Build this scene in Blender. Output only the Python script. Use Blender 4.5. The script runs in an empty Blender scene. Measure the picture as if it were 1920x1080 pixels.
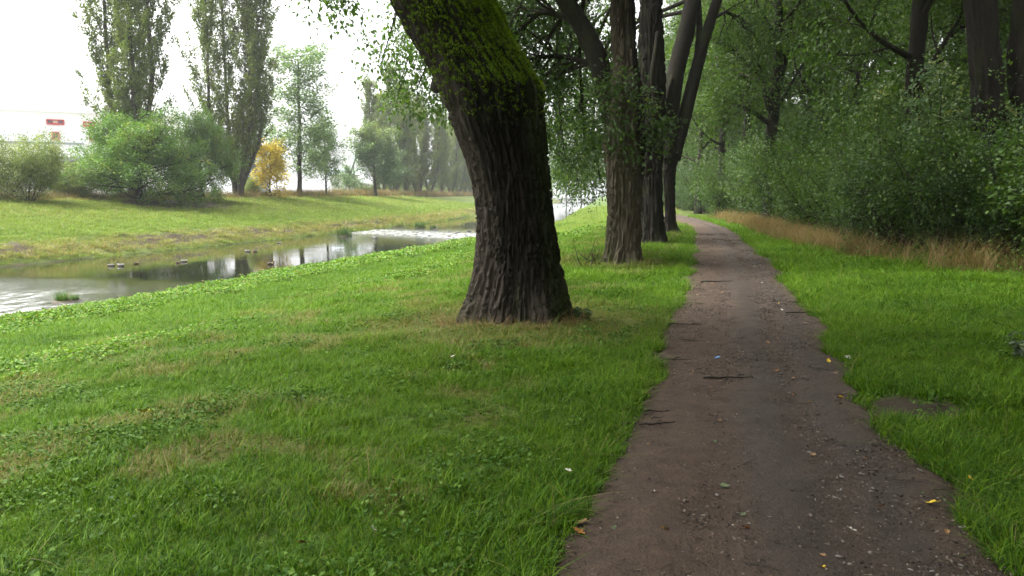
import bpy, math
import numpy as np
from mathutils import Vector

R = math.radians
SC = bpy.context.scene
COL = SC.collection

# ------------------------------------------------------------------ camera
FPX = 1478.0                       # focal length in photograph pixels (1920 wide)
YAW, PITCH, EYE = R(15.6), math.atan(175.0 / FPX), 1.6
cam = bpy.data.cameras.new('camera')
cam.sensor_width = 36.0
cam.lens = 36.0 * FPX / 1920.0
cam.clip_start, cam.clip_end = 0.05, 6000.0
cam_o = bpy.data.objects.new('camera', cam)
COL.objects.link(cam_o)
cam_o.location = (0, 0, EYE)
cam_o.rotation_euler = (R(90) - PITCH, 0, YAW)
SC.camera = cam_o

# ------------------------------------------------------------------ sky, sun, exposure
SUN_EL, SUN_AZ = R(64), R(-98)     # azimuth measured clockwise from +Y
world = bpy.data.worlds.new('World')
SC.world = world
world.use_nodes = True
wn, wl = world.node_tree.nodes, world.node_tree.links
wn.clear()
w_out = wn.new('ShaderNodeOutputWorld')
w_bg = wn.new('ShaderNodeBackground')
w_hs = wn.new('ShaderNodeHueSaturation')
w_sky = wn.new('ShaderNodeTexSky')
w_sky.sky_type = 'NISHITA'
w_sky.sun_disc = False
w_sky.sun_elevation = SUN_EL
w_sky.sun_rotation = SUN_AZ
w_sky.air_density, w_sky.dust_density, w_sky.ozone_density = 1.0, 4.0, 1.0
w_hs.inputs['Saturation'].default_value = 0.06      # overcast: cloud greys the sky
w_bg.inputs['Strength'].default_value = 0.062
wl.new(w_sky.outputs[0], w_hs.inputs['Color'])
wl.new(w_hs.outputs[0], w_bg.inputs['Color'])
wl.new(w_bg.outputs[0], w_out.inputs['Surface'])

sun = bpy.data.lights.new('sun', 'SUN')
sun.energy, sun.angle, sun.color = 1.5, R(35), (1.0, 0.965, 0.91)
sun_o = bpy.data.objects.new('sun', sun)
COL.objects.link(sun_o)
_sd = Vector((math.sin(SUN_AZ) * math.cos(SUN_EL), math.cos(SUN_AZ) * math.cos(SUN_EL), math.sin(SUN_EL)))
sun_o.rotation_euler = (-_sd).to_track_quat('-Z', 'Y').to_euler()
sun_o.location = (-30, 20, 60)

SC.view_settings.view_transform = 'Standard'
SC.view_settings.look = 'None'
SC.view_settings.gamma = 1.0
SC.view_settings.use_curve_mapping = False
SC.view_settings.exposure = 3.03

SC.render.engine = 'CYCLES'
cy = SC.cycles
cy.max_bounces, cy.diffuse_bounces, cy.glossy_bounces = 5, 3, 2
cy.transmission_bounces, cy.transparent_max_bounces, cy.volume_bounces = 4, 8, 0
cy.caustics_reflective = cy.caustics_refractive = False
cy.use_denoising = True
cy.use_adaptive_sampling = True
cy.adaptive_threshold = 0.015

# ------------------------------------------------------------------ helpers
RNG = np.random.default_rng(11)
CA, SA = math.cos(YAW), math.sin(YAW)


def ray_dir(px, py):
    """world direction (forward part = 1 horizontally) of a photograph pixel"""
    u, v = (px - 960.0) / FPX, (py - 540.0) / FPX
    f = math.cos(PITCH) - v * math.sin(PITCH)
    z = -math.sin(PITCH) - v * math.cos(PITCH)
    x, z = u / f, z / f
    return x, z


def P(px, py, d):
    """world point seen at a pixel, d metres in front of the camera"""
    x, z = ray_dir(px, py)
    return np.array([x * d * CA - d * SA, x * d * SA + d * CA, EYE + z * d])


def G(px, py, z=0.0):
    """world point where a pixel's ray meets the level z"""
    x, k = ray_dir(px, py)
    return P(px, py, (z - EYE) / k)


def unit(v):
    v = np.asarray(v, float)
    return v / (np.linalg.norm(v) + 1e-12)


def _hash(ix, iy, iz, seed):
    h = (ix.astype(np.int64) * 374761393 + iy.astype(np.int64) * 668265263 + iz.astype(np.int64) * 2147483647 + seed * 974634777) & 0xFFFFFFFF
    h = ((h ^ (h >> 13)) * 1274126177) & 0xFFFFFFFF
    h = ((h ^ (h >> 15)) * 2246822519) & 0xFFFFFFFF
    return ((h ^ (h >> 16)) & 0xFFFFFF) / float(0xFFFFFF)


def vnoise(x, y, z=None, seed=0):
    x = np.asarray(x, float); y = np.asarray(y, float)
    z = np.zeros_like(x) if z is None else np.asarray(z, float)
    x0, y0, z0 = np.floor(x), np.floor(y), np.floor(z)
    fx, fy, fz = x - x0, y - y0, z - z0
    fx, fy, fz = fx * fx * (3 - 2 * fx), fy * fy * (3 - 2 * fy), fz * fz * (3 - 2 * fz)
    r = 0
    for a in (0, 1):
        for b in (0, 1):
            for c in (0, 1):
                wgt = (fx if a else 1 - fx) * (fy if b else 1 - fy) * (fz if c else 1 - fz)
                r = r + wgt * _hash(x0 + a, y0 + b, z0 + c, seed)
    return r


def fbm(x, y, z=None, seed=0, octv=4):
    r, amp, tot, f = 0, 1.0, 0.0, 1.0
    for o in range(octv):
        r = r + amp * vnoise(x * f, y * f, None if z is None else z * f, seed + o * 17)
        tot += amp
        amp *= 0.5
        f *= 2.03
    return r / tot


def smooth(a, b, x):
    t = np.clip((x - a) / (b - a), 0, 1)
    return t * t * (3 - 2 * t)


def mesh_np(name, verts, quads=None, tris=None, smooth_shade=True, mat_idx=None):
    """mesh from numpy arrays of verts, quads and tris"""
    me = bpy.data.meshes.new(name)
    verts = np.asarray(verts, np.float32)
    nq = 0 if quads is None else len(quads)
    nt = 0 if tris is None else len(tris)
    me.vertices.add(len(verts))
    me.vertices.foreach_set('co', verts.ravel())
    loops = []
    if nq: loops.append(np.asarray(quads, np.int32).ravel())
    if nt: loops.append(np.asarray(tris, np.int32).ravel())
    loops = np.concatenate(loops)
    me.loops.add(len(loops))
    me.loops.foreach_set('vertex_index', loops)
    me.polygons.add(nq + nt)
    st = np.concatenate([np.arange(nq) * 4, nq * 4 + np.arange(nt) * 3]).astype(np.int32)
    me.polygons.foreach_set('loop_start', st)
    if mat_idx is not None:
        me.polygons.foreach_set('material_index', np.asarray(mat_idx, np.int32))
    me.polygons.foreach_set('use_smooth', np.full(nq + nt, smooth_shade, bool))
    me.update(calc_edges=True)
    me.validate()
    return me


def attr(me, name, vals, domain='POINT'):
    a = me.attributes.new(name, 'FLOAT', domain)
    a.data.foreach_set('value', np.asarray(vals, np.float32))


def obj(name, me, mat=None, parent=None, **props):
    o = bpy.data.objects.new(name, me)
    COL.objects.link(o)
    if mat is not None and me is not None and len(me.materials) == 0:
        for m in (mat if isinstance(mat, (list, tuple)) else [mat]):
            me.materials.append(m)
    if parent is not None:
        o.parent = parent
    for k, v in props.items():
        o[k] = v
    return o


def thing(name, label, cat, loc=(0, 0, 0), rz=0.0, group=None, scale=1.0):
    o = bpy.data.objects.new(name, None)
    o.empty_display_size = 0.3
    COL.objects.link(o)
    o.location = loc
    o.rotation_euler = (0, 0, rz)
    o.scale = (scale,) * 3 if np.isscalar(scale) else scale
    o['label'], o['category'] = label, cat
    if group: o['group'] = group
    return o


def dup(root, label, loc, rz=0.0, scale=1.0, group=None):
    def rec(o, par):
        c = o.copy()
        COL.objects.link(c)
        c.parent = par
        for ch in list(o.children):
            rec(ch, c)
        return c
    r = rec(root, None)
    r.location, r.rotation_euler = loc, (0, 0, rz)
    r.scale = (scale,) * 3 if np.isscalar(scale) else scale
    r['label'] = label
    if group: r['group'] = group
    return r


class MB:
    """collects vertices and faces for one mesh"""
    def __init__(s):
        s.v, s.q, s.t, s.n = [], [], [], 0
        s.mi = []

    def add(s, v, quads=None, tris=None):
        v = np.asarray(v, float)
        s.v.append(v)
        if quads is not None and len(quads): s.q.append(np.asarray(quads, int) + s.n)
        if tris is not None and len(tris): s.t.append(np.asarray(tris, int) + s.n)
        s.n += len(v)

    def box(s, c, d, rz=0.0):
        c = np.asarray(c, float); hx, hy, hz = np.asarray(d, float) / 2
        v = np.array([[x, y, z] for z in (-hz, hz) for y in (-hy, hy) for x in (-hx, hx)])
        ca, sa = math.cos(rz), math.sin(rz)
        v = np.stack([v[:, 0] * ca - v[:, 1] * sa, v[:, 0] * sa + v[:, 1] * ca, v[:, 2]], 1) + c
        s.add(v, [[0, 2, 3, 1], [4, 5, 7, 6], [0, 1, 5, 4], [2, 6, 7, 3], [0, 4, 6, 2], [1, 3, 7, 5]])

    def tube(s, pts, rad, sides=6, cap=True):
        pts = np.asarray(pts, float); n = len(pts)
        rad = np.broadcast_to(np.asarray(rad, float), (n,))
        tan = np.gradient(pts, axis=0)
        tan /= np.linalg.norm(tan, axis=1)[:, None] + 1e-9
        ref = np.array([1.0, 0, 0]) if abs(tan[0][0]) < 0.8 else np.array([0, 1.0, 0])
        a = np.linspace(0, 2 * np.pi, sides, endpoint=False)
        vs = []
        for i in range(n):
            ref = unit(ref - tan[i] * np.dot(ref, tan[i]))
            b = np.cross(tan[i], ref)
            vs.append(pts[i] + rad[i] * (np.cos(a)[:, None] * ref + np.sin(a)[:, None] * b))
        v = np.concatenate(vs)
        i = np.arange(n - 1)[:, None] * sides; j = np.arange(sides)[None]; k = (j + 1) % sides
        q = np.stack([i + j, i + k, i + sides + k, i + sides + j], -1).reshape(-1, 4)
        tr = None
        if cap:
            v = np.vstack([v, pts[-1] + tan[-1] * rad[-1] * 0.6, pts[0]])
            e = (n - 1) * sides
            tr = [[e + m, e + (m + 1) % sides, n * sides] for m in range(sides)] + [[(m + 1) % sides, m, n * sides + 1] for m in range(sides)]
        s.add(v, q, tr)

    def mesh(s, name, smooth_shade=True):
        return mesh_np(name, np.concatenate(s.v), np.concatenate(s.q) if s.q else None, np.concatenate(s.t) if s.t else None, smooth_shade)

    def obj(s, name, mat, parent=None, smooth_shade=True, **props):
        return obj(name, s.mesh(name, smooth_shade), mat, parent, **props)


# ------------------------------------------------------------------ materials
class NT:
    def __init__(s, name):
        s.m = bpy.data.materials.new(name)
        s.m.use_nodes = True
        s.t = s.m.node_tree
        s.t.nodes.clear()
        s.out = s.t.nodes.new('ShaderNodeOutputMaterial')

    def n(s, kind, **kw):
        nd = s.t.nodes.new(kind)
        for k, v in kw.items():
            if k in nd.inputs: s.set(nd.inputs[k], v)
            elif hasattr(nd, k): setattr(nd, k, v)
            else: s.set(nd.inputs[k.replace('_', ' ')], v)
        return nd

    def set(s, inp, v):
        if isinstance(v, bpy.types.NodeSocket): s.t.links.new(v, inp)
        elif isinstance(v, bpy.types.Node): s.t.links.new(v.outputs[0], inp)
        elif hasattr(v, '__len__') and len(v) == 3 and inp.type == 'RGBA': inp.default_value = (*v, 1)
        else: inp.default_value = v

    def pos(s):
        return s.n('ShaderNodeNewGeometry').outputs['Position']

    def mapped(s, scale, src=None):
        m = s.n('ShaderNodeMapping')
        s.set(m.inputs['Vector'], src or s.pos())
        m.inputs['Scale'].default_value = scale
        return m.outputs[0]

    def noise(s, scale, vec=None, detail=4.0, rough=0.55):
        nd = s.n('ShaderNodeTexNoise')
        s.set(nd.inputs['Vector'], vec or s.pos())
        nd.inputs['Scale'].default_value = scale
        nd.inputs['Detail'].default_value = detail
        nd.inputs['Roughness'].default_value = rough
        return nd.outputs['Fac']

    def ramp(s, fac, stops, interp='LINEAR'):
        nd = s.n('ShaderNodeValToRGB')
        s.set(nd.inputs[0], fac)
        cr = nd.color_ramp
        cr.interpolation = interp
        while len(cr.elements) < len(stops): cr.elements.new(0.5)
        for e, (p, c) in zip(cr.elements, stops):
            e.position = p
            e.color = (*c, 1) if hasattr(c, '__len__') else (c, c, c, 1)
        return nd.outputs[0]

    def mix(s, fac, a, b, mode='MIX'):
        nd = s.n('ShaderNodeMix', data_type='RGBA', blend_type=mode)
        s.set(nd.inputs[0], fac); s.set(nd.inputs[6], a); s.set(nd.inputs[7], b)
        return nd.outputs[2]

    def math(s, op, a, b=0.0):
        nd = s.n('ShaderNodeMath', operation=op)
        s.set(nd.inputs[0], a); s.set(nd.inputs[1], b)
        return nd.outputs[0]

    def attr(s, name, kind='GEOMETRY'):
        nd = s.n('ShaderNodeAttribute', attribute_name=name, attribute_type=kind)
        return nd.outputs['Fac']

    def bump(s, h, strength=0.5, dist=0.02):
        nd = s.n('ShaderNodeBump')
        nd.inputs['Strength'].default_value = strength
        nd.inputs['Distance'].default_value = dist
        s.set(nd.inputs['Height'], h)
        return nd.outputs[0]

    def principled(s, color, rough=0.8, spec=0.3, normal=None, **kw):
        nd = s.n('ShaderNodeBsdfPrincipled')
        s.set(nd.inputs['Base Color'], color); s.set(nd.inputs['Roughness'], rough)
        s.set(nd.inputs['Specular IOR Level'], spec)
        if normal is not None: s.set(nd.inputs['Normal'], normal)
        for k, v in kw.items(): s.set(nd.inputs[k], v)
        return nd.outputs[0]

    def finish(s, sh):
        s.t.links.new(sh, s.out.inputs['Surface'])
        return s.m


def plain(name, color, rough=0.6, spec=0.3, var=0.15, scale=3.0, metallic=0.0):
    t = NT(name)
    n = t.noise(scale)
    dark = tuple(c * (1 - var) for c in color); lite = tuple(min(1, c * (1 + var)) for c in color)
    return t.finish(t.principled(t.ramp(n, [(0.3, dark), (0.7, lite)]), rough, spec, Metallic=metallic))


def leaf_mat(name, stops, transl=0.35, rough=0.5, hue_patch=0.0, tcol=1.25):
    t = NT(name)
    c = t.ramp(t.attr('tint'), stops)
    rnd = t.n('ShaderNodeObjectInfo').outputs['Random']
    v = t.math('ADD', t.math('MULTIPLY', rnd, 0.3), 0.85)
    c = t.mix(1.0, c, t.n('ShaderNodeCombineColor', Red=v, Green=v, Blue=v).outputs[0], 'MULTIPLY')
    d = t.principled(c, rough, 0.35)
    tr = t.n('ShaderNodeBsdfTranslucent')
    t.set(tr.inputs['Color'], t.mix(1.0, c, (tcol * 1.05, tcol * 1.1, tcol * 0.6), 'MULTIPLY'))
    ms = t.n('ShaderNodeMixShader')
    ms.inputs[0].default_value = transl
    t.t.links.new(d, ms.inputs[1]); t.t.links.new(tr.outputs[0], ms.inputs[2])
    return t.finish(ms.outputs[0])


LEAF_WOOD = leaf_mat('woodland_leaf', [(0.0, (0.0283, 0.0584, 0.0113)), (0.45, (0.0528, 0.102, 0.017)), (0.88, (0.0896, 0.151, 0.0227)), (0.97, (0.17, 0.198, 0.0283)), (1.0, (0.301, 0.254, 0.0283))], 0.42)
LEAF_SHRUB = leaf_mat('shrub_leaf', [(0.0, (0.0245, 0.0566, 0.017)), (0.5, (0.0453, 0.0961, 0.0245)), (0.95, (0.0867, 0.151, 0.0301)), (1.0, (0.245, 0.236, 0.033))], 0.32)
LEAF_HAZEL = leaf_mat('hazel_leaf', [(0.0, (0.0301, 0.066, 0.0132)), (0.5, (0.0584, 0.115, 0.0189)), (0.95, (0.108, 0.17, 0.0264)), (1.0, (0.283, 0.254, 0.033))], 0.38)
LEAF_ROW = leaf_mat('riverside_leaf', [(0.0, (0.0342, 0.0702, 0.0198)), (0.5, (0.0594, 0.1125, 0.027)), (0.95, (0.1035, 0.162, 0.0342)), (1.0, (0.306, 0.261, 0.036))], 0.45)
LEAF_POPLAR = leaf_mat('poplar_leaf', [(0.0, (0.0745, 0.114, 0.0271)), (0.5, (0.123, 0.171, 0.0451)), (0.85, (0.186, 0.228, 0.0632)), (1.0, (0.298, 0.284, 0.0676))], 0.35)
LEAF_OAK = leaf_mat('bush_leaf', [(0.0, (0.0486, 0.11, 0.0196)), (0.55, (0.0975, 0.185, 0.0294)), (0.9, (0.182, 0.26, 0.0327)), (1.0, (0.388, 0.383, 0.0392))], 0.35)
LEAF_WILLOW = leaf_mat('willow_leaf', [(0.0, (0.0897, 0.136, 0.0491)), (0.5, (0.157, 0.207, 0.0679)), (1.0, (0.299, 0.315, 0.0819))], 0.35)
LEAF_YELLOW = leaf_mat('autumn_leaf', [(0.0, (0.28, 0.22, 0.03)), (0.5, (0.52, 0.40, 0.04)), (1.0, (0.62, 0.50, 0.08))], 0.35, tcol=1.0)
LEAF_PALE = leaf_mat('pale_leaf', [(0.0, (0.0854, 0.148, 0.0745)), (0.5, (0.137, 0.217, 0.102)), (1.0, (0.233, 0.303, 0.132))], 0.35)
LEAF_GOLD = leaf_mat('turning_leaf', [(0.0, (0.0719, 0.132, 0.0647)), (0.55, (0.127, 0.201, 0.0791)), (0.85, (0.287, 0.302, 0.0862)), (1.0, (0.474, 0.402, 0.0719))], 0.35)


def bark_mat(name, dark, lite, stain_shade=False, moss=0.0, zs=1.0):
    t = NT(name)
    p = t.n('ShaderNodeTexCoord').outputs['Object']
    long = t.mapped((9, 9, 1.4), p)
    n1 = t.noise(3.6, long, 8, 0.8)
    n2 = t.noise(1.1, t.mapped((2.2, 2.2, 1.0), p), 4)
    c = t.ramp(n1, [(0.25, dark), (0.55, tuple((a + b) / 2 for a, b in zip(dark, lite))), (0.8, lite)])
    lich = t.ramp(t.noise(26, t.mapped((1, 1, 0.5), p), 3), [(0.68, 0.0), (0.76, 1.0)])
    c = t.mix(t.math('MULTIPLY', lich, 0.35), c, (0.24, 0.235, 0.20))
    rough = 0.85
    if stain_shade:
        st = t.attr('stain_shade')
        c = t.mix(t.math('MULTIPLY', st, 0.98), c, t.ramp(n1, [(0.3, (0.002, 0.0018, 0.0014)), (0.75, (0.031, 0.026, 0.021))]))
        al = t.math('MULTIPLY', t.attr('algae'), t.ramp(n2, [(0.3, 0.35), (0.65, 1.0)]))
        c = t.mix(t.math('MULTIPLY', al, 0.85), c, t.ramp(t.noise(30, p), [(0.35, (0.020, 0.027, 0.010)), (0.7, (0.060, 0.082, 0.020))]))
        c = t.mix(t.math('MULTIPLY', t.attr('moss'), 0.9), c, t.ramp(t.noise(40, p), [(0.3, (0.035, 0.060, 0.006)), (0.7, (0.10, 0.15, 0.012))]))
        rough = t.ramp(st, [(0, 0.85), (1, 0.75)])
    elif moss > 0:
        mm = t.math('MULTIPLY', t.ramp(n2, [(0.5, 0.0), (0.75, 1.0)]), moss)
        c = t.mix(mm, c, (0.045, 0.062, 0.018))
    b = t.bump(t.noise(5.0, long, 8, 0.75), 0.9, 0.05)
    return t.finish(t.principled(c, rough, 0.12, b))


BARK_BIG = bark_mat('furrowed_bark', (0.012, 0.010, 0.008), (0.145, 0.120, 0.097), stain_shade=True)
BARK_GREY = bark_mat('grey_bark', (0.0473, 0.038, 0.0279), (0.2, 0.162, 0.119), stain_shade=True)
BARK_DARK = bark_mat('dark_bark', (0.012, 0.010, 0.009), (0.048, 0.041, 0.033), moss=0.5)
BARK_POPLAR = bark_mat('poplar_bark', (0.035, 0.030, 0.026), (0.12, 0.105, 0.09))
BARK_TWIG = bark_mat('twig_bark', (0.020, 0.018, 0.014), (0.06, 0.052, 0.04))


def ground_mat():
    t = NT('meadow_ground')
    p = t.pos()
    big = t.noise(0.35, p, 5, 0.6); fine = t.noise(14.0, p, 6, 0.7); mid = t.noise(2.6, p, 5, 0.65)
    g = t.ramp(mid, [(0.25, (0.036, 0.085, 0.010)), (0.5, (0.068, 0.140, 0.014)), (0.78, (0.112, 0.185, 0.026))])
    g = t.mix(t.ramp(big, [(0.35, 0.0), (0.7, 0.55)]), g, (0.14, 0.18, 0.035))
    g = t.mix(t.ramp(fine, [(0.38, 0.85), (0.62, 0.0)]), g, (0.022, 0.026, 0.010))
    dry = t.math('MULTIPLY', t.attr('dry'), t.ramp(t.noise(3.2, p, 6, 0.7), [(0.32, 0.15), (0.62, 1.0)]))
    straw = t.ramp(t.noise(7.0, t.mapped((1, 1, 2.5), p), 6, 0.7), [(0.3, (0.085, 0.060, 0.034)), (0.55, (0.19, 0.145, 0.062)), (0.75, (0.21, 0.20, 0.06))])
    c = t.mix(dry, g, straw)
    soil = t.ramp(t.noise(9.0, p, 6, 0.7), [(0.3, (0.022, 0.016, 0.012)), (0.7, (0.062, 0.045, 0.033))])
    c = t.mix(t.attr('soil'), c, soil)
    lit = t.ramp(t.noise(22.0, p, 4, 0.7), [(0.35, (0.022, 0.018, 0.012)), (0.55, (0.060, 0.044, 0.026)), (0.75, (0.13, 0.085, 0.04))])
    c = t.mix(t.attr('litter'), c, lit)
    h = t.math('ADD', fine, t.math('MULTIPLY', mid, 2.0))
    return t.finish(t.principled(c, 0.9, 0.15, t.bump(h, 0.8, 0.06)))


def path_mat():
    t = NT('trodden_earth')
    p = t.pos()
    n1 = t.noise(1.3, p, 6, 0.65); n2 = t.noise(38.0, p, 5, 0.7); n3 = t.noise(9.0, p, 6, 0.65)
    c = t.ramp(n3, [(0.25, (0.0338, 0.0213, 0.014)), (0.5, (0.061, 0.0386, 0.0256)), (0.8, (0.0992, 0.0638, 0.0421))])
    c = t.mix(t.ramp(n1, [(0.35, 0.0), (0.7, 0.55)]), c, (0.095, 0.064, 0.043))
    wet = t.math('MULTIPLY', t.attr('wet'), t.ramp(n1, [(0.3, 0.55), (0.6, 1.0)]))
    c = t.mix(t.math('MULTIPLY', wet, 0.62), c, (0.026, 0.022, 0.020))
    vor = t.n('ShaderNodeTexVoronoi', feature='F1')
    t.set(vor.inputs['Vector'], p); vor.inputs['Scale'].default_value = 34.0
    grit = t.math('MULTIPLY', t.ramp(vor.outputs['Distance'], [(0.10, 1.0), (0.22, 0.0)]), t.ramp(t.noise(1.9, p, 3), [(0.5, 0.0), (0.68, 1.0)]))
    c = t.mix(t.math('MULTIPLY', grit, 0.4), c, (0.15, 0.138, 0.126))
    c = t.mix(t.ramp(n2, [(0.62, 0.0), (0.72, 0.7)]), c, (0.030, 0.024, 0.020))
    h = t.math('ADD', t.math('MULTIPLY', n3, 1.5), t.math('ADD', n2, grit))
    r = t.mix(wet, (0.85,) * 3, (0.55,) * 3)
    return t.finish(t.principled(c, r, 0.3, t.bump(h, 0.9, 0.04)))


def water_mat():
    t = NT('river_surface')
    p = t.pos()
    v1 = t.mapped((1.0, 0.55, 1.0), p)
    n = t.math('ADD', t.noise(2.4, v1, 3, 0.5), t.math('MULTIPLY', t.noise(7.0, v1, 3, 0.6), 0.5))
    rf = t.attr('riffle')
    fast = t.math('MULTIPLY', t.noise(5.5, t.mapped((1, 0.8, 1), p), 5, 0.65), t.math('MULTIPLY', rf, 4.6))
    hgt = t.math('ADD', t.math('MULTIPLY', n, t.math('ADD', 0.04, t.math('MULTIPLY', t.ramp(t.noise(0.16, p, 3), [(0.42, 0.0), (0.7, 1.0)]), 0.22))), fast)
    body = t.mix(t.attr('shallow'), (0.010, 0.012, 0.006), (0.022, 0.022, 0.010))
    foam_glint = t.math('MULTIPLY', t.ramp(rf, [(0.45, 0.0), (0.9, 1.0)]), t.ramp(t.noise(3.0, t.mapped((1.0, 0.45, 1), p), 6, 0.75), [(0.42, 0.0), (0.68, 1.0)]))
    body = t.mix(foam_glint, body, (0.50, 0.52, 0.51))
    return t.finish(t.principled(body, t.ramp(foam_glint, [(0, 0.03), (1, 0.6)]), 0.5, t.bump(hgt, 0.42, 0.06), IOR=1.33))


def grass_mat(name, a, b, c, straw, rough=0.55, transl=0.3):
    t = NT(name)
    p = t.pos()
    rnd = t.n('ShaderNodeObjectInfo').outputs['Random']
    tint = t.attr('tint')
    k = t.math('ADD', t.math('MULTIPLY', t.noise(0.55, p, 4), 0.9), t.math('SUBTRACT', t.math('MULTIPLY', tint, 1.1), 0.50))
    col = t.ramp(k, [(0.2, a), (0.5, b), (0.8, c)])
    dry = t.attr('dry', 'INSTANCER')
    m = t.math('LESS_THAN', t.attr('pick'), t.math('ADD', t.math('MULTIPLY', dry, 0.9), 0.05))
    col = t.mix(m, col, straw)
    v = t.math('ADD', t.math('MULTIPLY', rnd, 0.35), 0.82)
    col = t.mix(1.0, col, t.n('ShaderNodeCombineColor', Red=v, Green=v, Blue=v).outputs[0], 'MULTIPLY')
    d = t.principled(col, rough, 0.14)
    tr = t.n('ShaderNodeBsdfTranslucent')
    t.set(tr.inputs['Color'], t.mix(1.0, col, (1.2, 1.25, 0.6), 'MULTIPLY'))
    ms = t.n('ShaderNodeMixShader'); ms.inputs[0].default_value = transl
    t.t.links.new(d, ms.inputs[1]); t.t.links.new(tr.outputs[0], ms.inputs[2])
    return t.finish(ms.outputs[0])


GRASS = grass_mat('grass_blade', (0.031, 0.0867, 0.005), (0.0662, 0.155, 0.006), (0.129, 0.224, 0.012), (0.189, 0.168, 0.065))
GRASS_FAR = grass_mat('far_grass_blade', (0.09775, 0.1725, 0.0253), (0.1495, 0.2357, 0.0322), (0.2127, 0.2875, 0.0483), (0.2875, 0.23, 0.09775))
STRAW = grass_mat('dry_grass_blade', (0.15, 0.085, 0.038), (0.23, 0.145, 0.066), (0.30, 0.21, 0.105), (0.07, 0.12, 0.02), transl=0.25)
REED = grass_mat('sedge_blade', (0.035, 0.085, 0.022), (0.06, 0.125, 0.03), (0.09, 0.16, 0.04), (0.2, 0.17, 0.07))
HERB = grass_mat('herb_leaf', (0.055, 0.135, 0.012), (0.105, 0.205, 0.018), (0.150, 0.250, 0.028), (0.20, 0.17, 0.06), rough=0.45)
CLOVER = grass_mat('clover_leaf', (0.0322, 0.0816, 0.00784), (0.0552, 0.12, 0.0123), (0.0824, 0.154, 0.0196), (0.11, 0.096, 0.028), rough=0.6, transl=0.2)

# ------------------------------------------------------------------ terrain
WATER_Z = -1.9


def river_bend(Y):
    Y = np.asarray(Y, float)
    q = np.clip(Y - 55, 0, 50)
    return 0.0016 * q * q + 0.16 * np.clip(Y - 105, 0, None)


def path_x(Y):
    """the path's centre line"""
    Y = np.asarray(Y, float)
    q = np.clip(Y - 12, 0, 45)
    return 0.16 - 0.0019 * q * q - 0.171 * np.clip(Y - 57, 0, None)


PROF = np.array([(-400, 1.2), (-60, 0.7), (-10, 0.28), (-4, 0.10), (-1.2, 0.0), (1.2, 0.0), (2.8, 0.02), (4.2, -0.06), (6, -0.25), (9, -0.60), (12, -0.95),
                 (15, -1.27), (16.8, -1.46), (17.5, -1.72), (18.2, -2.02), (21, -2.6), (31, -2.6), (33.8, -2.1), (34.5, -1.78), (35.4, -1.35), (36.4, -0.98),
                 (38, -0.78), (41, -0.38), (45, 0.12), (48.5, 0.62), (52, 1.05), (55, 1.18), (70, 1.1), (120, 1.0), (500, 1.0), (3000, 1.0)], float)
_pw = np.linspace(-100, 130, 4601)
_pz = np.interp(_pw, PROF[:, 0], PROF[:, 1])
_k = np.hanning(23); _k /= _k.sum()
_pz = np.convolve(np.pad(_pz, 11, mode='edge'), _k, 'valid')


def shore(X, Y):
    return 0.55 * (vnoise(np.asarray(Y, float) * 0.21 + 3, np.asarray(X, float) * 0.05, seed=5) - 0.5) + 0.35 * (vnoise(np.asarray(Y, float) * 0.9, np.asarray(X, float) * 0.2, seed=6) - 0.5)


def wcoord(X, Y):
    return -np.asarray(X, float) - river_bend(Y)


def ground_z(X, Y):
    X = np.asarray(X, float); Y = np.asarray(Y, float)
    w = wcoord(X, Y)
    wj = w + shore(X, Y) * smooth(13, 17, w)
    z = np.interp(wj, _pw, _pz)
    pd = np.abs(X - path_x(Y))
    calm = smooth(0.8, 2.0, pd)
    z = z + (fbm(X * 0.55, Y * 0.55, seed=21, octv=4) - 0.5) * 0.16 * calm + (fbm(X * 3.1, Y * 3.1, seed=31, octv=2) - 0.5) * 0.05 * calm
    z = z - 0.10 * np.exp(-((w - 11.3 - 0.3 * (vnoise(Y * 0.15, X * 0.0, seed=44) - 0.5)) / 0.18) ** 2) * smooth(12, 18, Y)
    rug = smooth(34.6, 35.4, w) * (1 - smooth(36.6, 38, w))
    z = z + rug * (fbm(X * 1.6, Y * 1.6, seed=77, octv=3) - 0.5) * 0.7
    return z


# path edges, metres left and right of the path's centre line
_LE = np.array([(1030, 1110), (1040, 1075), (1092, 950), (1150, 850), (1192, 760), (1226, 670), (1264, 600), (1282, 530), (1299, 462), (1298, 432), (1280, 412)], float)
_RE = np.array([(1925, 1110), (1890, 1075), (1800, 925), (1695, 795), (1592, 672), (1532, 600), (1470, 520), (1412, 462), (1372, 432), (1318, 412)], float)
_le = np.array([G(*e) for e in _LE]); _re = np.array([G(*e) for e in _RE])


def path_edges(Y):
    Y = np.asarray(Y, float)
    le = np.interp(Y, _le[:, 1], _le[:, 0] - path_x(_le[:, 1]))
    re = np.interp(Y, _re[:, 1], _re[:, 0] - path_x(_re[:, 1]))
    far = smooth(40, 48, Y)
    le, re = le * (1 - far) - 0.95 * far, re * (1 - far) + 0.95 * far
    le = le + 0.34 * (fbm(Y * 1.1, Y * 0, seed=51, octv=3) - 0.5) + 0.10 * (vnoise(Y * 5, Y * 0, seed=53) - 0.5)
    re = re + 0.40 * (fbm(Y * 0.9, Y * 0, seed=52, octv=3) - 0.5) + 0.10 * (vnoise(Y * 4, Y * 0, seed=54) - 0.5)
    return path_x(Y) + le, path_x(Y) + re


_sp = G(1735, 772)


def bare_patch(X, Y):
    """worn earth beside the path"""
    X = np.asarray(X, float); Y = np.asarray(Y, float)
    q = ((X - _sp[0] + 0.05) / 0.38) ** 2 + ((Y - _sp[1]) / 0.46) ** 2 + 1.8 * (fbm(X * 4, Y * 4, seed=61, octv=3) - 0.5)
    return 1 - smooth(0.7, 1.25, q)


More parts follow.
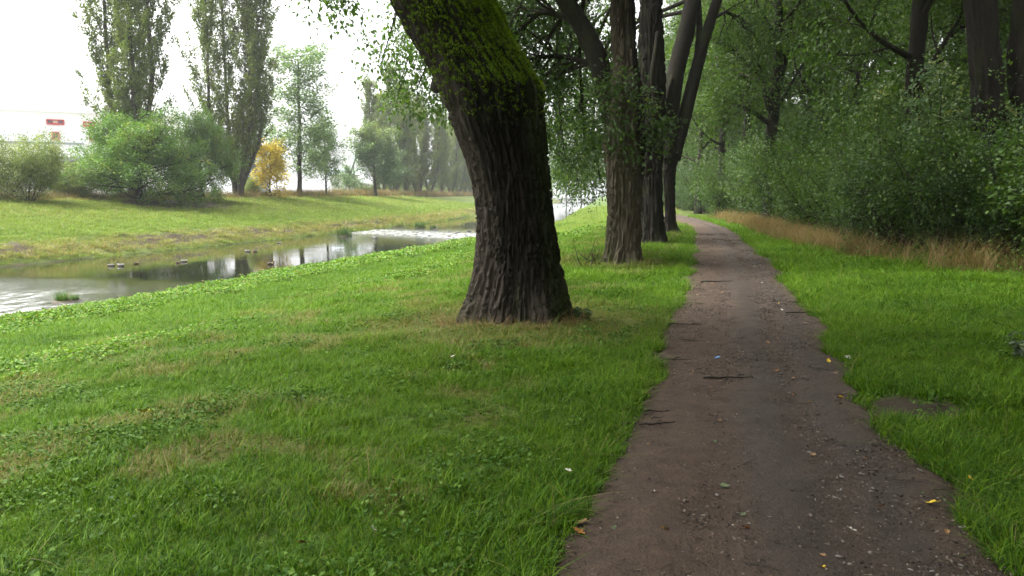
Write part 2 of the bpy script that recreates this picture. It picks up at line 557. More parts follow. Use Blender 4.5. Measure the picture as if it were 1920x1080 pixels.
T1 = P(964, 590, 10.0); T2 = P(1166, 492, 17.9)
OAK = np.array([0, 0]); 


def side_pts(px, w):
    """point w metres riverward of the camera line, under the photograph column px"""
    x, _ = ray_dir(px, 365)
    d = 60.0
    for _ in range(60):
        X, Y = x * d * CA - d * SA, x * d * SA + d * CA
        d += (w - float(wcoord(X, Y))) * 0.8
    return x * d * CA - d * SA, x * d * SA + d * CA, d


def dryness(X, Y):
    X = np.asarray(X, float); Y = np.asarray(Y, float)
    w = wcoord(X, Y)
    d = 0.62 * smooth(34.2, 34.9, w) * (1 - smooth(35.6, 38.0, w))
    d = np.maximum(d, 0.7 * smooth(50.5, 53.5, w))
    d = np.maximum(d, 0.35 * smooth(40, 44, w) * fbm(X * 0.2, Y * 0.2, seed=8))
    for c, r, a in ((T1, 2.1, 0.8), (T2, 1.3, 0.65)):
        q = np.hypot(X - c[0], Y - c[1])
        d = np.maximum(d, a * (1 - smooth(r * 0.45, r * 1.2, q)))
    near = smooth(0.50, 0.64, fbm(X * 1.9 + 7, Y * 1.9, seed=91, octv=4)) * 0.72 * (1 - smooth(6, 10, w)) * smooth(1.3, 2.0, w)
    return np.clip(np.maximum(d, near), 0, 1)


FRONT_Y = np.array([6, 10, 14, 17.6, 22, 30, 40, 49, 60, 80, 120.])
FRONT_X = np.array([13, 9, 6.2, 4.3, 2.9, 2.1, 1.3, 0.4, -1.4, -5, -12.])


def front_x(Y):
    """edge of the thicket on the landward side of the path"""
    return np.interp(Y, FRONT_Y, FRONT_X)


def build_ground():
    def axis(lo, hi, fine_lo, fine_hi, step, grow):
        v = [fine_lo]
        s = step
        while v[-1] < fine_hi: v.append(v[-1] + step)
        s = step
        while v[-1] < hi: s *= grow; v.append(v[-1] + s)
        u = [fine_lo]; s = step
        while u[-1] > lo: s *= grow; u.append(u[-1] - s)
        return np.array(u[:0:-1] + v)
    ys = axis(-60, 3000, -1, 22, 0.22, 1.04)
    xs = axis(-2600, 1500, -20, 7, 0.22, 1.035)
    # keep the far river bank finely cut
    xs = np.unique(np.concatenate([xs, np.arange(-66, -32, 0.5)]))
    Xg, Yg = np.meshgrid(xs, ys)
    Xs = Xg - river_bend(Yg) * smooth(5, 18, -Xg)        # columns follow the river's bend
    X, Y = Xs.ravel(), Yg.ravel()
    Z = ground_z(X, Y)
    le, re = path_edges(Y)
    onp = smooth(0.0, 0.12, X - le) * smooth(0.0, 0.12, re - X) * (Y < 90)
    Z = Z - 0.07 * onp
    nx, ny = len(xs), len(ys)
    i = np.arange(ny - 1)[:, None] * nx; j = np.arange(nx - 1)[None]
    q = np.stack([i + j, i + j + 1, i + nx + j + 1, i + nx + j], -1).reshape(-1, 4)
    me = mesh_np('ground', np.stack([X, Y, Z], 1), q)
    attr(me, 'dry', dryness(X, Y))
    soil = np.maximum(bare_patch(X, Y), onp)
    w = wcoord(X, Y)
    ox, oy, _ = side_pts(335, 49.2)
    oq = np.hypot((X - ox) / 0.9, (Y - oy) / 1.9)
    soil = np.maximum(soil, 0.9 * (1 - smooth(3.0, 5.6, oq + 1.5 * (fbm(X * .5, Y * .5, seed=3) - .5))) * smooth(46, 48, w))
    rug = smooth(34.9, 35.3, w) * (1 - smooth(36.3, 36.9, w)) * smooth(0.46, 0.60, fbm(X * 0.8, Y * 0.5, seed=71))
    soil = np.maximum(soil, 0.9 * rug)
    soil = np.maximum(soil, smooth(17.6, 18.2, w) * (1 - smooth(34, 34.4, w)))
    for c_, r_ in ((T1, 0.98), (T2, 0.72), (P(1223, 455, 25.7), 0.75), (P(1257, 437, 32.4), 0.6)):
        q_ = np.hypot(X - c_[0], Y - c_[1]) + 0.5 * (fbm(X * 3, Y * 3, seed=37, octv=3) - 0.5)
        soil = np.maximum(soil, 0.85 * (1 - smooth(r_ * 0.8, r_ * 1.05, q_)))
    attr(me, 'soil', soil)
    lit = smooth(0.3, 1.6, X - front_x(Y)) * (Y > 5)
    for pxx, ww, rr in ((505, 52.5, 4.5), (450, 53, 3.5)):
        lx, ly, _ = side_pts(pxx, ww)
        lit = np.maximum(lit, 0.6 * (1 - smooth(rr * 0.3, rr, np.hypot(X - lx, (Y - ly) * 0.6))) * smooth(0.4, 0.55, fbm(X * 2, Y * 2, seed=13)))
    attr(me, 'litter', lit)
    return obj('ground', me, ground_mat(), kind='structure')


build_ground()


def build_path():
    ys = np.concatenate([np.arange(-3, 14, 0.07), np.arange(14, 40, 0.16), np.arange(40, 88, 0.5)])
    nc = 44
    le, re = path_edges(ys)
    u = np.linspace(-0.06, 1.06, nc)
    X = le[:, None] + (re - le)[:, None] * u[None]
    Y = np.repeat(ys[:, None], nc, 1)
    U = np.repeat(u[None], len(ys), 0)
    prof = 0.02 * np.sin(np.clip(U, 0, 1) * np.pi) - 0.022 * np.exp(-((U - 0.36) / 0.09) ** 2) - 0.026 * np.exp(-((U - 0.70) / 0.10) ** 2)
    edge = smooth(-0.06, 0.05, U) * smooth(-0.06, 0.05, 1 - U)
    Z = ground_z(X.ravel(), Y.ravel()).reshape(X.shape) - 0.10 * (1 - edge) + prof * edge + 0.006
    Z = Z + (fbm(X * 6, Y * 6, seed=81, octv=4) - 0.5) * 0.042 + (fbm(X * 1.4, Y * 0.5, seed=82, octv=3) - 0.5) * 0.04
    n, m = X.shape
    i = np.arange(n - 1)[:, None] * m; j = np.arange(m - 1)[None]
    q = np.stack([i + j, i + j + 1, i + m + j + 1, i + m + j], -1).reshape(-1, 4)
    me = mesh_np('path', np.stack([X.ravel(), Y.ravel(), Z.ravel()], 1), q)
    U = U + 0.16 * (fbm(X * 0.7, Y * 0.4, seed=84, octv=4) - 0.5)
    wet = np.clip((0.35 + 1.1 * fbm(X * 1.6, Y * 0.7, seed=85, octv=4)) * np.exp(-((U - 0.54) / 0.12) ** 2) + 0.9 * np.exp(-((U - 0.80) / 0.09) ** 2) + 0.35 * fbm(X * 0.8, Y * 0.35, seed=83), 0, 1)
    attr(me, 'wet', wet.ravel())
    return obj('path', me, path_mat(), kind='structure')


build_path()

RIFFLE = side_pts(800, 26.0)


def build_water():
    ys = np.concatenate([np.arange(-60, 140, 1.0), np.arange(140, 900, 8.0)])
    ws = np.linspace(15.5, 36.5, 60)
    W, Y = np.meshgrid(ws, ys)
    X = -W - river_bend(Y)
    Z = np.full_like(X, WATER_Z)
    rf = np.exp(-((Y - RIFFLE[1] - 0.5 * (W - 26)) / 7.0) ** 2)
    Z = Z + 0.05 * rf * (fbm(X * 0.9, Y * 0.9, seed=15) - 0.5)
    n, m = X.shape
    i = np.arange(n - 1)[:, None] * m; j = np.arange(m - 1)[None]
    q = np.stack([i + j, i + m + j, i + m + j + 1, i + j + 1], -1).reshape(-1, 4)
    me = mesh_np('river_water', np.stack([X.ravel(), Y.ravel(), Z.ravel()], 1), q)
    near = 0.95 * (1 - smooth(17.5, 29.0, Y + 6 * (fbm(X * 0.25, Y * 0.25, seed=19) - 0.5))) * (1 - 0.75 * smooth(28, 33, W))  # near reach: its white foam colour also stands in for sky glints
    attr(me, 'riffle', np.clip(rf + near, 0, 1).ravel())
    attr(me, 'shallow', np.clip(smooth(29, 34, W) + 0.8 * rf, 0, 1).ravel())
    return obj('river_water', me, water_mat(), kind='structure')


build_water()

# ------------------------------------------------------------------ tree growing kit


def leaves_mesh(name, rng, pos, axis, L, W, tint, droop=0.25, jitter=0.35):
    """one folded four-cornered leaf per position"""
    n = len(pos)
    a = axis + rng.normal(0, jitter, (n, 3)); a[:, 2] -= droop
    a /= np.linalg.norm(a, axis=1)[:, None] + 1e-9
    up = np.array([0, 0, 1.0]) + rng.normal(0, 0.6, (n, 3))
    b = np.cross(a, up); b /= np.linalg.norm(b, axis=1)[:, None] + 1e-9
    nn = np.cross(b, a)
    s = rng.uniform(0.6, 1.25, (n, 1))
    Ls, Ws = L * s, W * s
    v = np.stack([pos, pos + a * Ls * 0.45 + b * Ws * 0.5 + nn * Ws * 0.16, pos + a * Ls, pos + a * Ls * 0.45 - b * Ws * 0.5 + nn * Ws * 0.16], 1)
    q = np.arange(n * 4).reshape(n, 4)
    me = mesh_np(name, v.reshape(-1, 3), q, smooth_shade=False)
    attr(me, 'tint', np.clip(tint, 0, 1), 'FACE')
    return me


def perp_dir(rng, d, ang, az):
    ref = np.array([0, 0, 1.0]) if abs(d[2]) < 0.9 else np.array([1.0, 0, 0])
    u = unit(np.cross(d, ref)); v = np.cross(d, u)
    return unit(d * math.cos(ang) + (u * math.cos(az) + v * math.sin(az)) * math.sin(ang))


def grow(rng, start, d, L, r, lvl, cfg, segs, twigs):
    n = cfg['seg'][lvl]
    pts = [np.asarray(start, float)]
    d = unit(d)
    for i in range(n):
        d = d + rng.normal(0, cfg['wob'][lvl], 3)
        d[2] += cfg['up'][lvl] / n
        d = unit(d)
        pts.append(pts[-1] + d * L / n)
    pts = np.array(pts)
    rad = r * (1 - cfg.get('taper', 0.78) * np.linspace(0, 1, n + 1))
    segs.append((lvl, pts, rad))
    sprout(rng, pts, rad, L, lvl, cfg, segs, twigs)


def sprout(rng, pts, rad, L, lvl, cfg, segs, twigs, t0=None, k=None):
    if lvl >= len(cfg['n']):
        twigs.append(pts)
        return
    n = len(pts) - 1
    k = cfg['n'][lvl] if k is None else k
    t0 = cfg['t0'][lvl] if t0 is None else t0
    az0 = rng.uniform(0, 6.28)
    for j in range(k):
        t = t0 + (1 - t0) * (j + rng.random()) / k
        f = t * n; i = min(int(f), n - 1); u = f - i
        p = pts[i] * (1 - u) + pts[i + 1] * u
        tan = unit(pts[i + 1] - pts[i])
        ang = R(rng.normal(cfg['ang'][lvl], 9))
        c = perp_dir(rng, tan, ang, az0 + j * 2.4 + rng.normal(0, 0.4))
        ll = cfg['len'][lvl] * (1.15 - 0.55 * t if cfg.get('shape', 1) else 1.0) * rng.uniform(0.7, 1.25)
        rr = max(0.004, min(rad[i] * 0.62, cfg['rad'][lvl] * (1.1 - 0.5 * t)))
        grow(rng, p, c, ll, rr, lvl + 1, cfg, segs, twigs)


def twig_leaves(rng, twigs, per, spread, t0=0.1):
    T = np.array([np.array([np.interp(np.linspace(0, 1, 5), np.linspace(0, 1, len(t)), t[:, k]) for k in range(3)]).T for t in twigs])
    m = len(T)
    idx = np.repeat(np.arange(m), per)
    t = (t0 + (1 - t0) * rng.random(len(idx))) * 4
    i = np.minimum(t.astype(int), 3); u = (t - i)[:, None]
    pos = T[idx, i] * (1 - u) + T[idx, i + 1] * u + rng.normal(0, spread, (len(idx), 3))
    ax = T[idx, i + 1] - T[idx, i]
    ax /= np.linalg.norm(ax, axis=1)[:, None] + 1e-9
    return pos, ax + rng.normal(0, 0.6, (len(idx), 3)), idx


def wood_mesh(name, segs, sides=(9, 7, 5, 3, 3), levels=None):
    mb = MB()
    for lvl, pts, rad in segs:
        if levels is None or lvl in levels:
            mb.tube(pts, rad, sides[min(lvl, len(sides) - 1)], cap=False)
    return mb.mesh(name) if mb.v else None


def crown_parts(rng, root, segs, twigs, per, spread, L, W, leaf, bark, tint_fn=None, wood_levels=None, droop=0.25):
    w = wood_mesh('branches', segs, levels=wood_levels)
    if w: obj('branches', w, bark, root, kind='stuff')
    pos, ax, idx = twig_leaves(rng, twigs, per, spread)
    base = rng.random(len(twigs))[idx] * 0.5 + rng.random(len(pos)) * 0.5
    if tint_fn is not None: base = tint_fn(pos, base)
    obj('crown', leaves_mesh('crown', rng, pos, ax, L, W, base, droop), leaf, root, kind='stuff')


def barked_trunk(rows, d, seed, na=150, dz=0.03, depth=0.045, freq=7.0, lobes=6, lobe_amp=0.10, ydepth=0.95, lumps=0.05, flare_h=0.55, sink=0.25):
    """trunk from (pixel row, left edge, right edge) outlines at distance d, with furrowed bark as real relief.
    Returned verts are relative to the trunk's foot, whose world position is returned too."""
    z, xc, hw = [], [], []
    for y, l, r in rows:
        a, b = P(l, y, d), P(r, y, d)
        z.append(a[2]); xc.append(((l + r) / 2 - 960) / FPX * (d / (math.cos(PITCH) - (y - 540) / FPX * math.sin(PITCH)))); hw.append(np.linalg.norm(b - a) / 2)
    z, xc, hw = map(np.array, (z, xc, hw))
    o = np.argsort(z); z, xc, hw = z[o], xc[o], hw[o]
    foot = np.array([xc[0] * CA - d * SA, xc[0] * SA + d * CA, 0.0])
    foot[2] = float(ground_z(foot[0], foot[1]))
    zz = np.arange(foot[2] - sink, z[-1], dz)
    # soften the outline samples
    kk = np.hanning(9); kk /= kk.sum()
    cx = np.convolve(np.pad(np.interp(zz, z, xc), 4, mode='edge'), kk, 'valid')
    rr = np.convolve(np.pad(np.interp(zz, z, hw), 4, mode='edge'), kk, 'valid')
    a = np.linspace(0, 2 * np.pi, na, endpoint=False)
    A, Z = np.meshgrid(a, zz)
    Rr = np.repeat(rr[:, None], na, 1); C = np.repeat(cx[:, None], na, 1)
    h = np.clip(Z - foot[2], 0, None)
    fl = np.exp(-(h / flare_h) ** 1.3)
    lob = fbm(np.cos(A) * 1.4 + 9, np.sin(A) * 1.4, h * 0.15, seed=seed, octv=2) - 0.5
    but = np.cos(A * lobes + 2.2 * lob * 3 + seed)
    f = freq
    wob = 0.5 * (fbm(np.cos(A) * 1.2, np.sin(A) * 1.2, Z * 0.9, seed=seed + 3, octv=3) - 0.5)
    n1 = fbm(np.cos(A + wob * .3) * f, np.sin(A + wob * .3) * f, Z * f * 0.17 + wob, seed=seed + 1, octv=3)
    ridge = 1 - np.abs(2 * n1 - 1)                       # 1 along the furrow
    fur = smooth(0.70, 0.93, ridge)
    n4 = fbm(np.cos(A) * f * 0.8 + 5, np.sin(A) * f * 0.8, Z * f * 0.75, seed=seed + 8, octv=2)
    fur = np.maximum(fur, 0.95 * smooth(0.82, 0.94, 1 - np.abs(2 * n4 - 1)))   # cross cracks between plates
    n2 = fbm(np.cos(A) * f * 2.4, np.sin(A) * f * 2.4, Z * f * 0.9, seed=seed + 2, octv=3) - 0.5
    n3 = fbm(np.cos(A) * 1.9, np.sin(A) * 1.9, Z * 1.3, seed=seed + 4, octv=3) - 0.5
    rad = Rr * (1 + lobe_amp * fl * but + lumps * 2 * n3) - depth * fur + depth * 0.5 * n2
    x = C + np.cos(A) * rad
    yd = d + np.sin(A) * rad * ydepth
    X, Y = x * CA - yd * SA, x * SA + yd * CA
    n, m = X.shape
    i = np.arange(n - 1)[:, None] * m; j = np.arange(m)[None]; k = (j + 1) % m
    q = np.stack([i + j, i + k, i + m + k, i + m + j], -1).reshape(-1, 4)
    v = np.stack([X.ravel() - foot[0], Y.ravel() - foot[1], Z.ravel() - foot[2]], 1)
    top = np.array([cx[-1] * CA - d * SA, cx[-1] * SA + d * CA, zz[-1]])
    # close the top
    v = np.vstack([v, [top[0] - foot[0], top[1] - foot[1], top[2] - foot[2] + 0.02]])
    t = np.array([[(n - 1) * m + p, (n - 1) * m + (p + 1) % m, n * m] for p in range(m)])
    me = mesh_np('trunk', v, q, t)
    info = dict(A=A, Z=Z, h=h, X=x, C=C, rad=rad, cx=cx, rr=rr, zz=zz, foot=foot, d=d, n=n, m=m, v=v)
    return me, info


def limb_px(pts, d, foot, rpx, dd=None):
    """limb polyline through photograph pixels at distance d (relative to the tree's foot) with radii given in pixels"""
    dd = dd or [0] * len(pts)
    w = np.array([P(x, y, d + e) for (x, y), e in zip(pts, dd)]) - foot
    t = np.linspace(0, 1, len(w)); tt = np.linspace(0, 1, len(w) * 5)
    # smooth the polyline
    c = np.array([np.interp(tt, t, w[:, k]) for k in range(3)]).T
    kk = np.hanning(9); kk /= kk.sum()
    c = np.array([np.convolve(np.pad(c[:, k], 4, mode='edge'), kk, 'valid') for k in range(3)]).T
    c[0], c[-1] = w[0], w[-1]
    r = np.interp(tt, np.linspace(0, 1, len(rpx)), np.array(rpx)) / FPX * d
    return c, r


def rough_limb(c, r, seed, sides=22, depth=0.10, sub=4):
    """limb tube with furrowed, lumpy bark"""
    tt = np.linspace(0, len(c) - 1, (len(c) - 1) * sub + 1)
    pts = np.array([np.interp(tt, np.arange(len(c)), c[:, k]) for k in range(3)]).T
    rad = np.interp(tt, np.arange(len(c)), r)
    mb = MB(); mb.tube(pts, rad, sides, cap=True)
    v = mb.v[0]
    m = len(pts) * sides
    ctr = np.repeat(pts, sides, 0)
    off = v[:m] - ctr
    ln = np.linalg.norm(off, axis=1)[:, None]
    u = off / ln
    hs = np.repeat(np.cumsum(np.r_[0, np.linalg.norm(np.diff(pts, axis=0), axis=1)]), sides)
    n1 = fbm(u[:, 0] * 4, u[:, 1] * 4, hs * 0.9 + u[:, 2], seed=seed, octv=3)
    fur = np.clip((1 - np.abs(2 * n1 - 1) - 0.6) / 0.4, 0, 1)
    n2 = fbm(u[:, 0] * 1.5, u[:, 1] * 1.5, hs * 0.8, seed=seed + 5, octv=3) - 0.5
    v[:m] = ctr + off * (1 - depth * fur + 0.22 * n2)[:, None]
    return mb.mesh('limb')


CFG_ROW = dict(seg=[9, 7, 6, 5], wob=[0.10, 0.16, 0.2, 0.22], up=[0.3, 0.0, -0.15, -0.2], n=[8, 7, 6], t0=[0.3, 0.2, 0.15], ang=[52, 48, 45], len=[4.6, 2.2, 1.0], rad=[0.12, 0.04, 0.012])


def up_limb(rng, start, d, L, r, segs, twigs, cfg, k=9, t0=0.25):
    """a main limb above the frame that carries a spreading crown"""
    n = 9
    pts = [np.asarray(start, float)]; d = unit(d)
    for i in range(n):
        d = unit(d + rng.normal(0, 0.09, 3) + np.array([0, 0, 0.06]))
        pts.append(pts[-1] + d * L / n)
    pts = np.array(pts); rad = r * (1 - 0.75 * np.linspace(0, 1, n + 1))
    segs.append((0, pts, rad))
    sprout(rng, pts, rad, L, 0, cfg, segs, twigs, t0=t0, k=k)


# ------------------------------------------------------------------ the row of old trees on the river side of the path
def tree_one():
    rng = np.random.default_rng(101)
    rows = [(640, 842, 1090), (600, 852, 1079), (585, 859, 1075), (560, 868, 1067), (520, 882, 1057), (485, 889, 1050), (450, 892, 1045), (400, 892, 1040), (340, 885, 1035), (300, 874, 1031), (270, 862, 1028),
            (230, 845, 1024), (190, 828, 1022), (165, 817, 1019), (150, 810, 1010), (135, 803, 999), (110, 790, 985), (80, 773, 968), (50, 756, 953), (20, 739, 938), (0, 728, 928), (-60, 692, 894), (-140, 646, 848), (-220, 604, 800)]
    me, I = barked_trunk(rows, 10.0, 7, na=390, dz=0.017, depth=0.046, freq=12.5, lobes=7, lobe_amp=0.06, lumps=0.045)
    A, Z, h = I['A'], I['Z'], I['h']
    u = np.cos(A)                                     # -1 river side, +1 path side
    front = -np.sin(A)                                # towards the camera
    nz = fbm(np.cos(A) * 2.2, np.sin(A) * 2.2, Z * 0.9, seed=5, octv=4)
    stain_shade = smooth(1.2, 2.3, h) * (1 - smooth(3.5, 4.1, h + 0.7 * u)) * smooth(-0.75, -0.25, u + 0.55 * (nz - 0.5))  # dark wet stain on the upper bark
    stain_shade = np.maximum(stain_shade, 0.88 * smooth(-0.72, -0.30, u + 0.7 * (nz - 0.5)) * smooth(0.1, 0.9, h))  # shade painted into the bark: front and path side dark, river-side rim paler
    stain_shade = np.maximum(stain_shade, 0.55 * smooth(2.9, 3.4, h))
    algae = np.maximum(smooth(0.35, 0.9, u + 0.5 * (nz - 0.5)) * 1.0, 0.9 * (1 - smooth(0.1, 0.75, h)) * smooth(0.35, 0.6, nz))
    attr(me, 'stain_shade', np.r_[np.clip(stain_shade.ravel(), 0, 1), 0.5])
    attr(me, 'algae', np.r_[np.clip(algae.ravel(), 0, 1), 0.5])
    f = I['foot']
    root = thing('old_tree', 'thick leaning old tree with furrowed bark and mossy shoulder, nearest the camera on the lawn', 'tree', f, group='old trees in a row beside the path')
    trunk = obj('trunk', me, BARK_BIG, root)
    # moss on the shoulder and limb: many small upright shoots on the upper, path-side surface
    v = I['v'][:-1].reshape(I['n'], I['m'], 3)
    dv = np.gradient(v, axis=0); du = np.roll(v, -1, 1) - np.roll(v, 1, 1)
    N = np.cross(du, dv); N /= np.linalg.norm(N, axis=2)[..., None] + 1e-9
    mnoise = fbm(v[..., 0] * 3.5, v[..., 1] * 3.5, v[..., 2] * 3.5, seed=9, octv=3)
    hh = v[..., 2]
    band = np.maximum(smooth(0.00, 0.28, N[..., 2]) * smooth(2.2, 2.9, hh), 0.62 * smooth(3.1, 3.6, hh) * smooth(0.0, 0.6, u))
    band = np.maximum(band, 0.36 * smooth(3.35, 3.7, hh) * smooth(-0.55, 0.1, u + 0.6 * (nz - 0.5)))
    ok = (band * smooth(0.40, 0.56, mnoise + 0.20 * band)).ravel()
    attr(me, 'moss', np.r_[np.clip((ok - 0.15) * 2.2, 0, 1), 0])
    ok = np.where(ok < 0.5, 0, ok)
    pr = ok / ok.sum()
    ns = 70000
    pick = rng.choice(len(ok), ns, p=pr)
    vf, nf = v.reshape(-1, 3)[pick], N.reshape(-1, 3)[pick]
    pos = vf + rng.normal(0, 0.008, (ns, 3)) + nf * 0.004
    ml = leaves_mesh('moss', rng, pos, nf * 1.2 + np.array([0, 0, 0.2]), 0.026, 0.015, np.clip(mnoise.ravel()[pick] * 0.9 + rng.normal(0, 0.12, ns), 0, 1), droop=0.0, jitter=0.5)
    moss = leaf_mat('moss', [(0.0, (0.070, 0.125, 0.008)), (0.5, (0.155, 0.245, 0.012)), (1.0, (0.27, 0.37, 0.025))], 0.25, 0.9)
    obj('moss', ml, moss, trunk, kind='stuff', label='bright green moss on the shoulder and limb')
    # knob on the river side
    kb = P(822, 158, 9.95) - f
    a = np.linspace(0, 2 * np.pi, 18, endpoint=False); b = np.linspace(-1.45, 1.45, 10)
    B, Aa = np.meshgrid(b, a, indexing='ij')
    rr = 0.085 * (1 + 0.9 * (fbm(np.cos(Aa) * np.cos(B) * 2 + 4, np.sin(Aa) * np.cos(B) * 2, np.sin(B) * 2, seed=4, octv=3) - 0.4))
    vv = np.stack([rr * np.cos(B) * np.cos(Aa), rr * np.cos(B) * np.sin(Aa), 1.25 * rr * np.sin(B)], -1).reshape(-1, 3) + kb
    i = np.arange(9)[:, None] * 18; j = np.arange(18)[None]; k = (j + 1) % 18
    kme = mesh_np('burr', vv, np.stack([i + j, i + k, i + 18 + k, i + 18 + j], -1).reshape(-1, 4))
    obj('burr', kme, BARK_TWIG, trunk)
    # crown: the limb carries on up-left out of the picture
    segs, twigs = [], []
    top = P(700, -215, 10.0) - f
    up_limb(rng, top, (-0.55, -0.1, 1.0), 9.5, 0.55, segs, twigs, CFG_ROW, k=14, t0=0.15)
    up_limb(rng, top + np.array([0, 0, -0.3]), (0.35, 0.5, 1.0), 8.5, 0.42, segs, twigs, CFG_ROW, k=14, t0=0.2)
    up_limb(rng, top + np.array([0, 0, -0.1]), (-0.2, -0.9, 0.9), 7.5, 0.36, segs, twigs, CFG_ROW, k=14, t0=0.25)
    up_limb(rng, top + np.array([0, 0, -0.2]), (1.0, 0.1, 1.0), 9.5, 0.36, segs, twigs, CFG_ROW, k=14, t0=0.3)
    up_limb(rng, top + np.array([0, 0, -0.2]), (0.6, -0.7, 1.1), 9.0, 0.34, segs, twigs, CFG_ROW, k=14, t0=0.3)
    # twigs that hang into the picture on the river side, behind the trunk
    cfg = dict(CFG_ROW, len=[1.6, 0.8, 0.45], up=[0, -0.1, -0.2, -0.3], n=[7, 5, 4])
    for pts, dd in (([(830, -120), (800, 0), (775, 80), (752, 150)], [2.5, 3.2, 3.6, 3.8]), ([(850, -60), (830, 40), (805, 110), (780, 170)], [2.2, 3.0, 3.4, 3.5]), ([(800, -120), (760, -20), (735, 50), (715, 120)], [2.4, 3.4, 4.0, 4.2]),
                    ([(760, -150), (700, -70), (650, -35), (618, -12)], [0.5, 1.5, 2.0, 2.3]), ([(860, -40), (850, 40), (832, 110), (815, 175)], [3.0, 3.6, 3.9, 4.0]), ([(870, -20), (855, 70), (848, 140), (842, 200)], [3.4, 4.0, 4.6, 4.8])):
        c, r = limb_px(pts, 10.0, f, [3.5, 2.2, 1.2], dd)
        segs.append((1, c, r))
        sprout(rng, c, r, 2.0, 1, cfg, segs, twigs, t0=0.35, k=7)
    crown_parts(rng, root, segs, twigs, 24, 0.13, 0.095, 0.050, LEAF_ROW, BARK_TWIG)


def tree_two():
    rng = np.random.default_rng(102)
    rows = [(530, 1116, 1216), (503, 1121, 1209), (490, 1127, 1205), (475, 1133, 1201), (450, 1137, 1203), (400, 1138, 1203), (340, 1137, 1206), (300, 1133, 1210), (270, 1128, 1214), (245, 1131, 1214), (215, 1138, 1209), (185, 1143, 1204), (160, 1142, 1204),
            (120, 1148, 1195), (60, 1145, 1193), (0, 1143, 1190), (-100, 1140, 1182), (-200, 1136, 1176)]
    me, I = barked_trunk(rows, 17.9, 23, na=190, dz=0.03, depth=0.06, freq=6.5, lobes=5, lobe_amp=0.12, lumps=0.10)
    A, Z, h = I['A'], I['Z'], I['h']
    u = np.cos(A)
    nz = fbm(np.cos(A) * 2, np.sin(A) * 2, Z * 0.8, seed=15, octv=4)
    stain_shade = 0.9 * smooth(0.15, 0.7, u + 0.7 * (nz - 0.5)) * smooth(1.2, 2.4, h) + 0.25 * smooth(0.5, 0.65, nz)
    attr(me, 'stain_shade', np.r_[np.clip(stain_shade.ravel(), 0, 1), 0]); attr(me, 'algae', np.r_[np.clip((smooth(0.3, -0.9, 0 * u) * 0 + smooth(-0.2, -0.9, u) * (1 - smooth(0.2, 1.6, h)) + 0.6 * (1 - smooth(0, 0.4, h)))).ravel(), 0] if False else np.r_[np.clip((1 - smooth(-0.9, -0.3, u)) * (1 - smooth(0.3, 1.7, h)) + 0.6 * (1 - smooth(0, 0.4, h)), 0, 1).ravel(), 0])
    f = I['foot']
    root = thing('old_tree', 'straight grey-barked old tree with leafy burrs, second in the row beside the path', 'tree', f, group='old trees in a row beside the path')
    obj('trunk', me, BARK_GREY, root)
    segs, twigs = [], []
    c, r = limb_px([(1160, 262), (1140, 180), (1118, 100), (1085, 40), (1050, -15), (985, -110)], 17.9, f, [21, 21, 19, 16, 14], [0.1, 0.2, 0.2, 0.2, 0.1, 0.0])
    obj('limb', rough_limb(c, r, 31), BARK_DARK, root); segs_l = c
    sprout(rng, c, r, 6.0, 0, dict(CFG_ROW, len=[2.6, 1.5, 0.8]), segs, twigs, t0=0.55, k=7)
    c, r = limb_px([(1150, 140), (1105, 118), (1050, 104), (1000, 108), (945, 130)], 17.9, f, [7, 6, 4, 2], [0, 0.6, 1.2, 1.6, 2.0])
    obj('limb', rough_limb(c, r, 33, sides=10), BARK_DARK, root)
    sprout(rng, c, r, 4.0, 1, CFG_ROW, segs, twigs, t0=0.2, k=16)
    c, r = limb_px([(1090, 45), (1030, 20), (985, 30), (950, 52)], 17.9, f, [6, 5, 3, 2], [0.2, 0.6, 0.9, 1.2])
    obj('limb', rough_limb(c, r, 35, sides=10), BARK_DARK, root)
    sprout(rng, c, r, 4.0, 1, CFG_ROW, segs, twigs, t0=0.2, k=10)
    up_limb(rng, P(1156, -195, 17.9) - f, (-0.15, 0.1, 1.0), 9.0, 0.28, segs, twigs, CFG_ROW, k=12, t0=0.1)
    up_limb(rng, P(985, -110, 17.9) - f, (-0.5, 0.1, 0.9), 6.5, 0.16, segs, twigs, CFG_ROW, k=8, t0=0.1)
    up_limb(rng, P(1150, -120, 17.9) - f, (0.8, -0.2, 0.9), 8.0, 0.2, segs, twigs, CFG_ROW, k=9, t0=0.2)
    # branches that sweep down on the river side
    cfgd = dict(CFG_ROW, up=[0, -0.1, -0.2, -0.3], len=[2.0, 1.3, 0.7])
    for pts, dd in (([(1130, -120), (1060, -20), (1040, 100), (1050, 220), (1060, 300)], [0, 2, 3.5, 4.5, 5]), ([(1110, -100), (1085, 60), (1090, 180), (1100, 290)], [0, 1.5, 3, 4]), ([(1130, -60), (1030, 60), (1000, 150), (985, 210)], [0, 1, 1.8, 2.4]), ([(1130, -140), (1040, -90), (960, -40), (900, 10)], [0, 1.5, 3, 4]), ([(1130, -120), (1070, -60), (1000, 10), (940, 70)], [0, 2, 4, 6])):
        c, r = limb_px(pts, 17.9, f, [5, 3, 1.5], dd)
        segs.append((1, c, r)); sprout(rng, c, r, 4.0, 1, cfgd, segs, twigs, t0=0.3, k=13)
    # leafy shoots from the burrs
    cfgs = dict(CFG_ROW, len=[0.9, 0.55, 0.35], n=[5, 4, 3], up=[0.2, 0.1, -0.2, -0.3])
    for (x, y) in ((1140, 262), (1165, 268), (1195, 250), (1150, 215), (1180, 190), (1130, 235), (1165, 175), (1200, 270), (1145, 180)):
        b = P(x, y, 17.55) - f
        for q in range(2):
            dv = np.array([SA, -CA, 0]) * 0.7 + np.array([CA, SA, 0]) * ((x - 1165) / 45.0) + rng.normal(0, 0.35, 3)
            grow(rng, b, dv, 0.75, 0.012, 2, cfgs, segs, twigs)
